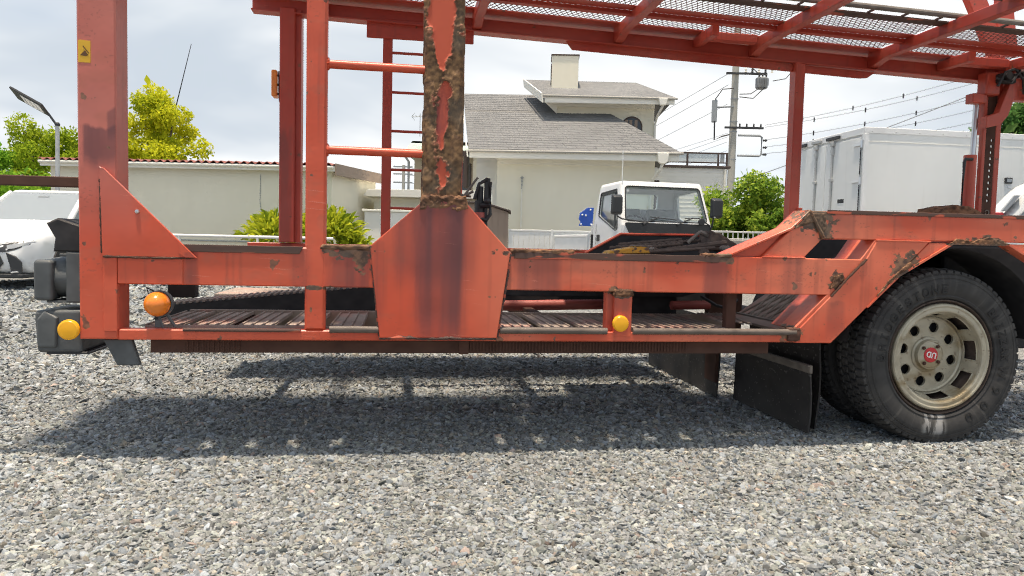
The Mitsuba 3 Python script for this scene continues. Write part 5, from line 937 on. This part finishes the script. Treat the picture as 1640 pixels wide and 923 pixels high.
# ================================================================== vehicles
# ---- cab truck facing us
ct = thing('cab_truck', 'white flatbed truck with a wide windscreen facing us behind the red trailer', 'truck')
CF = yawed(1.83, 12.6, 12.0)
cp = lambda n, m, b, par=None, **k: part(par or ct, n, m, b, frame=CF, **k)
cpts = []
for x, xr in ((0.0, 0.075), (1.68, 1.605)):
    s = 0.07 if x < 1 else -0.07
    cpts += [(x + s, 0.07, 0.48), (x + s, 0.07, 1.20), (xr + s, 0.36, 1.92), (xr + s, 1.36, 1.92), (x + s, 1.50, 1.20), (x + s, 1.50, 0.48)]
sh_ = rhull(cpts, 0.07, 20) - rhull(cpts, 0.03, 16)
def cutp(poly, a, b, pl): 
    m = prism(poly, a, b, 0, pl); return m3.Manifold(m3.Mesh(np.asarray(m.vertices, np.float32), np.asarray(m.faces, np.uint32)))
def rpoly(p, r): 
    g = Polygon(p).buffer(-r).buffer(r, 5); return list(g.exterior.coords)[:-1]
ws = rpoly([(0.085, 1.285), (1.595, 1.285), (1.53, 1.895), (0.15, 1.895)], 0.06); sw = rpoly([(0.17, 1.16), (0.30, 1.12), (1.28, 1.40), (1.30, 1.82), (0.44, 1.85)], 0.05); rw = rpoly([(0.50, 1.56), (1.24, 1.56), (1.24, 1.84), (0.50, 1.84)], 0.05)
sh_ = sh_ - cutp(ws, -0.3, 0.55, 'xz') - cutp(sw, -0.2, 1.9, 'yz') - cutp(rw, 1.2, 1.8, 'xz')
cab = cp('cab', sh_, 'm_cabwhite', smooth=40)
fy_ = lambda z: 0.012 + (z - 1.20) * 0.29 / 0.72
def sheet(poly, fn, b, name, e=0.25, par=cab, off=0.0):
    import mapbox_earcut as ec
    p = V(poly); t = np.array(ec.triangulate_float64(p, np.array([len(p)], np.uint32))).reshape(-1, 3)
    return cp(name, mesh([fn(*q) for q in p], t), b, par, smooth=False)
sheet(ws, lambda x, z: (x, fy_(z) + 0.02, z), 'm_glass', 'windscreen'); sheet(sw, lambda y, z: (0.028 + 0.075 * max(0, z - 1.20) / 0.72, y, z), 'm_glass', 'side_window'); sheet(rw, lambda x, z: (x, 1.40, z), 'm_glass', 'rear_window')
def gasket(poly, fn, r): q = [fn(*c) for c in poly]; return tube(q + q[:1], r, 6, False)
cp('windscreen_seal', gasket(ws, lambda x, z: (x, fy_(z) - 0.012, z), 0.013), 'm_trimblack', cab); cp('window_seal', gasket(sw, lambda y, z: (0.004 + 0.075 * max(0, z - 1.20) / 0.72, y, z), 0.014), 'm_trimblack', cab)
cp('window_pillar', tube([(0.03, 0.42, 1.16), (0.085, 0.56, 1.84)], 0.016, 6), 'm_trimblack', cab)
cp('visor', prism([(0.42, 1.85), (1.27, 1.825), (1.26, 1.77), (0.47, 1.795)], 0.066, 0.072, 0, 'yz'), 'm_trimblack', cab)
cp('front_panel', prism(rpoly([(0.05, 1.26), (1.63, 1.26), (1.665, 1.06), (1.5, 1.03), (0.34, 1.03), (0.14, 1.08)], 0.03), -0.016, 0.03, 0.004), 'm_trimblack', cab)
for x0, x1 in ((0.55, 1.02), (1.08, 1.45)): cp('grille_slot', box(x0, x1, -0.024, -0.0165, 1.05, 1.068, 0.002), 'm_black', cab)
cp('headlamp', box(0.06, 0.42, -0.02, 0.0, 0.62, 0.80, 0.01), 'm_lamp', cab); cp('headlamp', box(1.26, 1.62, -0.02, 0.0, 0.62, 0.80, 0.01), 'm_lamp', cab)
cp('bumper', box(0.0, 1.68, -0.06, 0.02, 0.36, 0.58, 0.03), 'm_cabwhite'); cp('door_handle', box(-0.012, -0.001, 1.12, 1.28, 0.93, 1.05, 0.006), 'm_trimblack', cab); cp('door_seam', box(-0.003, -0.0005, 1.335, 1.345, 0.5, 1.25, 0.001), 'm_trimblack', cab)
cp('dashboard', box(0.08, 1.60, 0.24, 0.52, 1.05, 1.27, 0.04), 'm_grey', cab); cp('seat', mani(rhull([(0.25, 0.95, 0.9), (0.75, 0.95, 0.9), (0.25, 1.15, 1.50), (0.75, 1.15, 1.50), (0.3, 1.2, 0.9), (0.7, 1.2, 0.9)], 0.05)), 'm_seat', cab); cp('seat', mani(rhull([(0.95, 0.95, 0.9), (1.45, 0.95, 0.9), (0.95, 1.15, 1.50), (1.45, 1.15, 1.50), (1.0, 1.2, 0.9), (1.4, 1.2, 0.9)], 0.05)), 'm_seat', cab)
cp('steering_wheel', tube([(0.50 + 0.20 * math.cos(a), 0.62 + 0.12 * math.sin(a), 1.30 + 0.10 * math.sin(a)) for a in np.linspace(0, 2 * PI, 25)], 0.014, 8, False), 'm_trimblack', cab)
cp('inspection_tag', box(0.18, 0.22, 0.275, 0.277, 1.80, 1.84, 0), 'm_white', cab, smooth=False)
def rmir(x0, x1, y, z0, z1): return mani(rhull([(x0, y, z0), (x1, y, z0), (x0, y, z1), (x1, y, z1), (x0 + 0.01, y - 0.06, z0 + 0.02), (x1 - 0.01, y - 0.06, z0 + 0.02), (x0 + 0.01, y - 0.06, z1 - 0.03), (x1 - 0.01, y - 0.06, z1 - 0.03)], 0.03, 12))
m1 = cp('door_mirror', rmir(-0.18, -0.05, -0.05, 1.41, 1.69), 'm_trimblack', cab); cp('mirror_arm', tube([(-0.10, -0.04, 1.36), (-0.08, -0.03, 1.28), (0.02, -0.02, 1.20), (0.45, -0.02, 1.135)], 0.013, 7), 'm_trimblack', m1) if False else cp('mirror_arm', tube([(-0.10, -0.04, 1.40), (-0.09, -0.03, 1.36), (0.0, -0.025, 1.315), (0.42, -0.02, 1.27)], 0.013, 7), 'm_trimblack', cab)
cp('door_mirror', rmir(1.63, 1.78, -0.05, 1.40, 1.69), 'm_trimblack', cab); cp('mirror_arm', tube([(1.66, -0.06, 1.40), (1.65, -0.05, 1.25), (1.63, 0.0, 1.14)], 0.014, 7), 'm_trimblack', cab); cp('mirror_cap', sph((1.655, -0.11, 1.42), (0.025, 0.02, 0.05)), 'm_cabwhite', cab)
cp('round_mirror', mani(rhull([(1.42 + 0.045 * math.cos(a), -0.10, 1.30 + 0.05 * math.sin(a)) for a in np.linspace(0, 2 * PI, 10)], 0.02, 10)), 'm_trimblack', cab); cp('mirror_arm', tube([(1.44, -0.09, 1.31), (1.55, -0.06, 1.27), (1.62, -0.02, 1.24)], 0.010, 6), 'm_trimblack', cab)
for x, d in ((0.40, 1), (1.02, 1)):
    cp('wiper', cat(tube([(x, -0.03, 1.245), (x + 0.30, 0.055, 1.365)], 0.012, 6), tube([(x + 0.14, 0.05, 1.365), (x + 0.62, 0.04, 1.325)] if x < 1 else [(x + 0.16, 0.055, 1.355), (x + 0.44, 0.06, 1.365)], 0.009, 6), sph((x, -0.03, 1.24), 0.028)), 'm_trimblack', cab)
cp('radio_aerial', tube([(0.10, 0.30, 1.94), (0.10, 0.30, 2.50)], 0.008, 6), 'm_white', cab)
for z in (1.32, 1.46, 1.60): cp('hinge', box(0.02, 0.035, 0.24 + (z - 1.3) * .4, 0.27 + (z - 1.3) * .4, z, z + 0.05, 0.003), 'm_trimblack', cab)
# bed with its boards, crane plate and wheels
bed = cp('bed_floor', box(0.0, 1.68, 1.70, 4.2, 0.64, 0.70, 0.005), 'm_grey')
cp('side_board', box(-0.03, 0.0, 1.70, 4.2, 0.72, 1.06, 0.006), 'm_cabwhite', bed); cp('side_board', box(1.68, 1.71, 1.70, 4.2, 0.72, 1.06, 0.006), 'm_cabwhite', bed); cp('front_board', box(0.0, 1.68, 1.62, 1.66, 0.70, 1.25, 0.006), 'm_cabwhite', bed); cp('board_frame', cat(box(-0.045, -0.031, 1.72, 4.18, 1.01, 1.05, 0.003), box(-0.045, -0.031, 1.72, 1.76, 0.74, 1.01, 0.003), box(-0.045, -0.031, 4.14, 4.18, 0.74, 1.01, 0.003)), 'm_fence', bed); cp('gap_seal', box(-0.02, 0.05, 1.585, 1.61, 0.70, 1.06, 0.004), 'm_trimblack', bed)
bp = cp('crane_plate', prism(rpoly([(-0.24, 1.22), (0.03, 1.22), (0.05, 1.57), (-0.07, 1.57), (-0.22, 1.46), (-0.24, 1.34), (-0.20, 1.30)], 0.01), 1.66, 1.70, 0.004), 'm_blue', label='blue crane plate behind the cab')
for x, z in ((-0.11, 1.42), (-0.20, 1.25), (0.0, 1.25), (-0.02, 1.53), (-0.18, 1.43)): cp('bolt', sph((x, 1.655, z), 0.018), 'm_white', bp)
cp('chassis', box(0.4, 1.28, 0.3, 4.1, 0.42, 0.60, 0.01), 'm_black')
for x in (0.02, 1.46):
    for y in (0.75, 3.2): cp('wheel', lathe([(0.10, 0.03), (0.18, 0.04), (0.20, 0.0), (0.30, 0.0), (0.33, 0.03), (0.33, 0.17), (0.30, 0.2), (0.10, 0.19)], 28, axis='x').apply_translation([x, y, 0.33]), 'm_rubber')
# ---- white car at the left
car = thing('parked_car', 'white crossover car parked nose towards us at the left edge', 'car')
KF = yawed(-7.78, 10.45, 1.0)
kp = lambda n, m, b, par=None, **k: part(par or car, n, m, b, frame=KF, **k)
B2 = [(s * x, y, z) for s in (-1, 1) for x, y, z in ((0.70, 0.14, 0.34), (0.66, 0.12, 0.58), (0.78, 0.34, 0.70), (0.80, 0.35, 0.34), (0.80, 1.25, 0.87), (0.84, 1.0, 0.62), (0.84, 1.0, 0.34), (0.84, 3.9, 0.34), (0.83, 3.9, 0.86), (0.5, 0.28, 0.74), (0.55, 1.25, 0.95))]
def soft(h, e, it):
    m = fine(mani(h), e); m = trimesh.Trimesh(m.vertices, m.faces, process=True); trimesh.smoothing.filter_laplacian(m, lamb=0.5, iterations=it, volume_constraint=True); return mesh(m.vertices, m.faces)
CB = soft(rhull(B2, 0.095, 16), 0.07, 9)
body = kp('body', CB, 'm_carwhite', smooth=True)
G2 = [(s * x, y, z) for s in (-1, 1) for x, y, z in ((0.72, 1.28, 0.96), (0.56, 2.02, 1.475), (0.55, 3.3, 1.48), (0.70, 4.0, 0.96))]
cabn = kp('cabin', mani(rhull(G2, 0.04, 12)), 'm_windscreen', smooth=30)
G3 = [(s * x, y, z) for s in (-1, 1) for x, y, z in ((0.55, 2.02, 1.50), (0.50, 2.6, 1.535), (0.55, 3.35, 1.50))]
kp('roof', soft(rhull(G3, 0.045, 16), 0.08, 3), 'm_carwhite', smooth=True)
for s in (-1, 1):
    kp('windscreen_pillar', tube([(s * 0.76, 1.24, 0.98), (s * 0.605, 2.0, 1.50)], 0.042, 10), 'm_carwhite'); kp('side_pillar', tube([(s * 0.70, 2.4, 1.0), (s * 0.60, 2.5, 1.5)], 0.035, 8), 'm_trimblack')
    mk = kp('door_mirror', mani(rhull([(s * 0.90, 1.50, 1.02), (s * 1.02, 1.50, 1.04), (s * 0.92, 1.56, 1.12), (s * 1.02, 1.56, 1.11)], 0.045, 12)), 'm_carwhite')
    bt_ = CB
    def skin(poly, name, b, lift=0.006, n=9):
        # polygon given as two rails (x, z), laid on the body front
        lo, hi = V(poly[0]), V(poly[1]); t = np.linspace(0, 1, n); k = np.linspace(0, 1, len(lo))
        g = np.stack([[np.interp(t, k, r[:, c]) for c in (0, 1)] for r in (lo, (lo + hi) / 2, hi)]).transpose(0, 2, 1).reshape(-1, 2)
        tri = bt_.triangles[:, :, [0, 2]]; yv = bt_.triangles[:, :, 1]; out = []
        for x, z in g:
            a, b_, c = tri[:, 0], tri[:, 1], tri[:, 2]; d = (b_[:, 0] - a[:, 0]) * (c[:, 1] - a[:, 1]) - (c[:, 0] - a[:, 0]) * (b_[:, 1] - a[:, 1]) + 1e-15
            u1 = ((x * s - a[:, 0]) * (c[:, 1] - a[:, 1]) - (c[:, 0] - a[:, 0]) * (z - a[:, 1])) / d; u2 = ((b_[:, 0] - a[:, 0]) * (z - a[:, 1]) - (x * s - a[:, 0]) * (b_[:, 1] - a[:, 1])) / d
            ok = (u1 >= -1e-6) & (u2 >= -1e-6) & (u1 + u2 <= 1 + 1e-6); y = yv[:, 0] + u1 * (yv[:, 1] - yv[:, 0]) + u2 * (yv[:, 2] - yv[:, 0])
            out.append([x * s, (y[ok].min() if ok.any() else 0.6) - lift, z])
        f = [[r * n + q, r * n + q + 1, (r + 1) * n + q + 1] for r in range(2) for q in range(n - 1)] + [[r * n + q, (r + 1) * n + q + 1, (r + 1) * n + q] for r in range(2) for q in range(n - 1)]
        kp(name, mesh(out, f), b)
    skin(([(0.30, 0.560), (0.55, 0.552), (0.70, 0.59), (0.885, 0.715)], [(0.30, 0.635), (0.52, 0.670), (0.70, 0.708), (0.89, 0.738)]), 'headlight', 'm_trimblack')
    skin(([(0.60, 0.600), (0.68, 0.612), (0.76, 0.650), (0.84, 0.698)], [(0.58, 0.655), (0.66, 0.675), (0.76, 0.700), (0.845, 0.715)]), 'lamp_lens', 'm_lamp', 0.012)
    skin(([(0.30, 0.655), (0.52, 0.685), (0.70, 0.715)], [(0.30, 0.662), (0.52, 0.692), (0.70, 0.722)]), 'lamp_strip', 'm_grey', 0.005)
    kp('air_intake', prism([(s * 0.58, 0.56), (s * 0.72, 0.50), (s * 0.80, 0.42), (s * 0.81, 0.26), (s * 0.66, 0.20), (s * 0.64, 0.36)], 0.030, 0.055, 0.004), 'm_trimblack'); kp('intake_trim', tube([(s * 0.66, 0.028, 0.27), (s * 0.74, 0.03, 0.28), (s * 0.80, 0.06, 0.27)], 0.012, 6), 'm_chrome')
    for y in (0.92, 3.35): kp('wheel', lathe([(0.0001, 0.0), (0.22, 0.0), (0.23, -0.01), (0.33, 0.0), (0.345, 0.03), (0.345, 0.20), (0.2, 0.2)], 28, axis='x').apply_scale([s * -1, 1, 1]).apply_translation([s * 0.93, y, 0.345]), 'm_rubber')
kp('grille', prism([(-0.5, 0.52), (0.5, 0.52), (0.55, 0.40), (0.42, 0.24), (-0.42, 0.24), (-0.55, 0.40)], 0.022, 0.04, 0.004), 'm_trimblack'); kp('lower_lip', box(-0.82, 0.82, 0.02, 0.5, 0.19, 0.25, 0.02), 'm_trimblack'); kp('inner_mirror', box(-0.09, 0.09, 1.88, 1.9, 1.42, 1.45, 0.008), 'm_grey')
kp('cowl', box(-0.70, 0.70, 1.20, 1.32, 0.985, 1.01, 0.01), 'm_trimblack')
# ---- white box truck at the right
bt = thing('box_truck', 'white box truck with double rear doors behind the trailer at the right', 'truck')
BF = yawed(5.141, 11.0, 7.5)
bq = lambda n, m, b, par=None, **k: part(par or bt, n, m, b, frame=BF, **k)
bx = bq('cargo_box', box(0.02, 4.6, 0.0, 2.06, 0.92, 2.66, 0.008), 'm_boxwhite')
bq('top_rail', box(0.0, 4.62, -0.012, 0.05, 2.60, 2.69, 0.006), 'm_cabwhite', bx); bq('top_rail', box(-0.012, 0.0195, -0.01, 2.07, 2.585, 2.69, 0.006), 'm_cabwhite', bx); bq('bottom_rail', box(0.0, 4.62, -0.012, 0.05, 0.86, 0.94, 0.006), 'm_galv', bx)
bq('corner_post', box(-0.014, 0.055, -0.014, 0.055, 0.90, 2.598, 0.006), 'm_cabwhite', bx); bq('corner_strip', box(-0.020, -0.0145, 0.020, 0.050, 0.95, 2.50, 0.002), 'm_grey', bx)
for y0, y1 in ((0.075, 1.02), (1.035, 1.99)):
    dd = bq('door', box(-0.012, 0.018, y0, y1, 0.95, 2.55, 0.006), 'm_boxwhite', bx)
for y, in ((0.80,), (1.28,)):
    bq('lock_bar', tube([(-0.035, y, 0.9), (-0.035, y, 2.55)], 0.016, 10), 'm_galv', bx)
    for z in (1.02, 1.35, 1.95, 2.40): bq('bar_clamp', box(-0.055, -0.0125, y - 0.035, y + 0.035, z, z + 0.045, 0.004), 'm_galv', bx)
    bq('bar_cam', cat(box(-0.06, -0.013, y - 0.05, y + 0.04, 2.50, 2.57, 0.006), box(-0.05, -0.012, y - 0.03, y + 0.02, 2.36, 2.48, 0.004)), 'm_galv', bx)
for z in (1.35, 1.88, 2.42): bq('hinge', cat(box(-0.032, -0.0125, 0.03, 0.24, z, z + 0.05, 0.006), tube([(-0.03, 0.03, z - 0.03), (-0.03, 0.03, z + 0.08)], 0.018, 8)), 'm_chrome', bx)
for z0, z1 in ((1.0, 1.34), (1.45, 1.86), (2.0, 2.40)): bq('seal_strip', box(-0.022, -0.0125, 0.062, 0.075, z0, z1, 0.002), 'm_trimblack', bx)
for y0, y1 in ((0.62, 0.98), (1.15, 1.42), (1.6, 1.8)): bq('marker_lamp', box(-0.05, -0.0125, y0, y1, 2.60, 2.65, 0.006), 'm_trimblack' if y0 < 1 or y0 > 1.5 else 'm_galv', bx)
for k in range(12): bq('rivet', sph((0.10 + 0.38 * k, -0.013, 2.63), 0.010, 0), 'm_galv', bx)
for z0, z1 in ((1.20, 1.32), (1.60, 1.66)): bq('door_plate', box(-0.016, -0.0125, 0.45, 0.62, z0, z1, 0.001), 'm_galv' if z0 < 1.5 else 'm_trimblack', bx)
bq('lock_handle', cat(box(-0.06, -0.03, 0.76, 1.00, 1.22, 1.25, 0.004), box(-0.06, -0.0125, 0.98, 1.01, 1.20, 1.27, 0.004)), 'm_galv', bx)
bq('lock_handle', cat(box(-0.06, -0.03, 1.06, 1.30, 1.22, 1.25, 0.004), box(-0.06, -0.0125, 1.05, 1.08, 1.20, 1.27, 0.004)), 'm_galv', bx)
bq('seam', box(0.06, 4.6, -0.0045, -0.0005, 2.48, 2.487, 0.001), 'm_trim', bx)
sm = bq('side_marker', box(2.30, 2.42, -0.03, -0.001, 1.94, 2.03, 0.006), 'm_trimblack', bx); bq('marker_lens', box(2.32, 2.40, -0.036, -0.0305, 1.96, 2.01, 0.003), 'm_lamp', bx); bq('marker_base', box(2.36, 2.42, -0.012, -0.001, 1.87, 1.91, 0.004), 'm_cabwhite', bx)
bq('chassis', box(0.2, 6.2, 0.7, 1.35, 0.60, 0.85, 0.01), 'm_black')
for x in (1.3, 5.4):
    for y in (0.12, 1.70): bq('wheel', lathe([(0.0001, 0.03), (0.18, 0.03), (0.2, 0.0), (0.36, 0.0), (0.39, 0.03), (0.39, 0.21), (0.36, 0.24), (0.0001, 0.22)], 28).apply_translation([x, y, 0.39]), 'm_rubber')
bq('cab', mani(rhull([(4.95, 0.2, 0.6), (4.95, 1.86, 0.6), (6.35, 0.2, 0.6), (6.35, 1.86, 0.6), (4.95, 0.2, 2.1), (4.95, 1.86, 2.1), (6.0, 0.25, 2.1), (6.0, 1.8, 2.1), (6.35, 0.2, 1.3), (6.35, 1.86, 1.3)], 0.1)), 'm_cabwhite')
# ---- white van, its tail at the right edge
vn = thing('white_van', 'white van whose sloping tail shows at the right edge before the box truck', 'van')
VF = yawed(5.86, 9.0, -24.0)
vq = lambda n, m, b, par=None, **k: part(par or vn, n, m, b, frame=VF, **k)
vp = [(0.0, 0.35), (-0.02, 1.10), (0.04, 1.32), (0.40, 1.78), (0.62, 1.90), (1.1, 1.95), (2.9, 1.93), (3.5, 1.35), (4.1, 1.10), (4.15, 0.35)]
vb = vq('body', prism(vp, 0.0, 1.62, 0.09), 'm_carwhite', smooth=50)
vq('quarter_window', prism([(0.22, 1.34), (0.50, 1.66), (2.7, 1.66), (3.1, 1.34)], -0.006, -0.001, 0), 'm_windscreen', vb); vq('roof_gutter', tube([(0.30, 0.02, 1.60), (0.46, -0.004, 1.69), (2.8, -0.004, 1.70)], 0.012, 6), 'm_trimblack', vb)
vq('window_seal', tube([(0.215, -0.006, 1.33), (0.49, -0.006, 1.665)], 0.010, 6), 'm_grey', vb)
vq('tail_lamp', box(-0.035, 0.06, -0.004, 0.12, 1.10, 1.375, 0.01), 'm_tail', vb); vq('tail_lamp', prism([(0.03, 1.385), (0.09, 1.39), (0.22, 1.58), (0.16, 1.58)], -0.008, 0.1, 0.006), 'm_lamp', vb)
vq('roof_lamp', box(0.56, 0.66, 0.2, 0.30, 1.86, 1.90, 0.01), 'm_grey', vb)
for x in (0.8, 3.3):
    for y in (-0.01, 1.45): vq('wheel', lathe([(0.0001, 0.0), (0.2, 0.0), (0.21, -0.005), (0.30, 0.0), (0.32, 0.03), (0.32, 0.16), (0.2, 0.18)], 24).apply_translation([x, y, 0.32]), 'm_rubber')
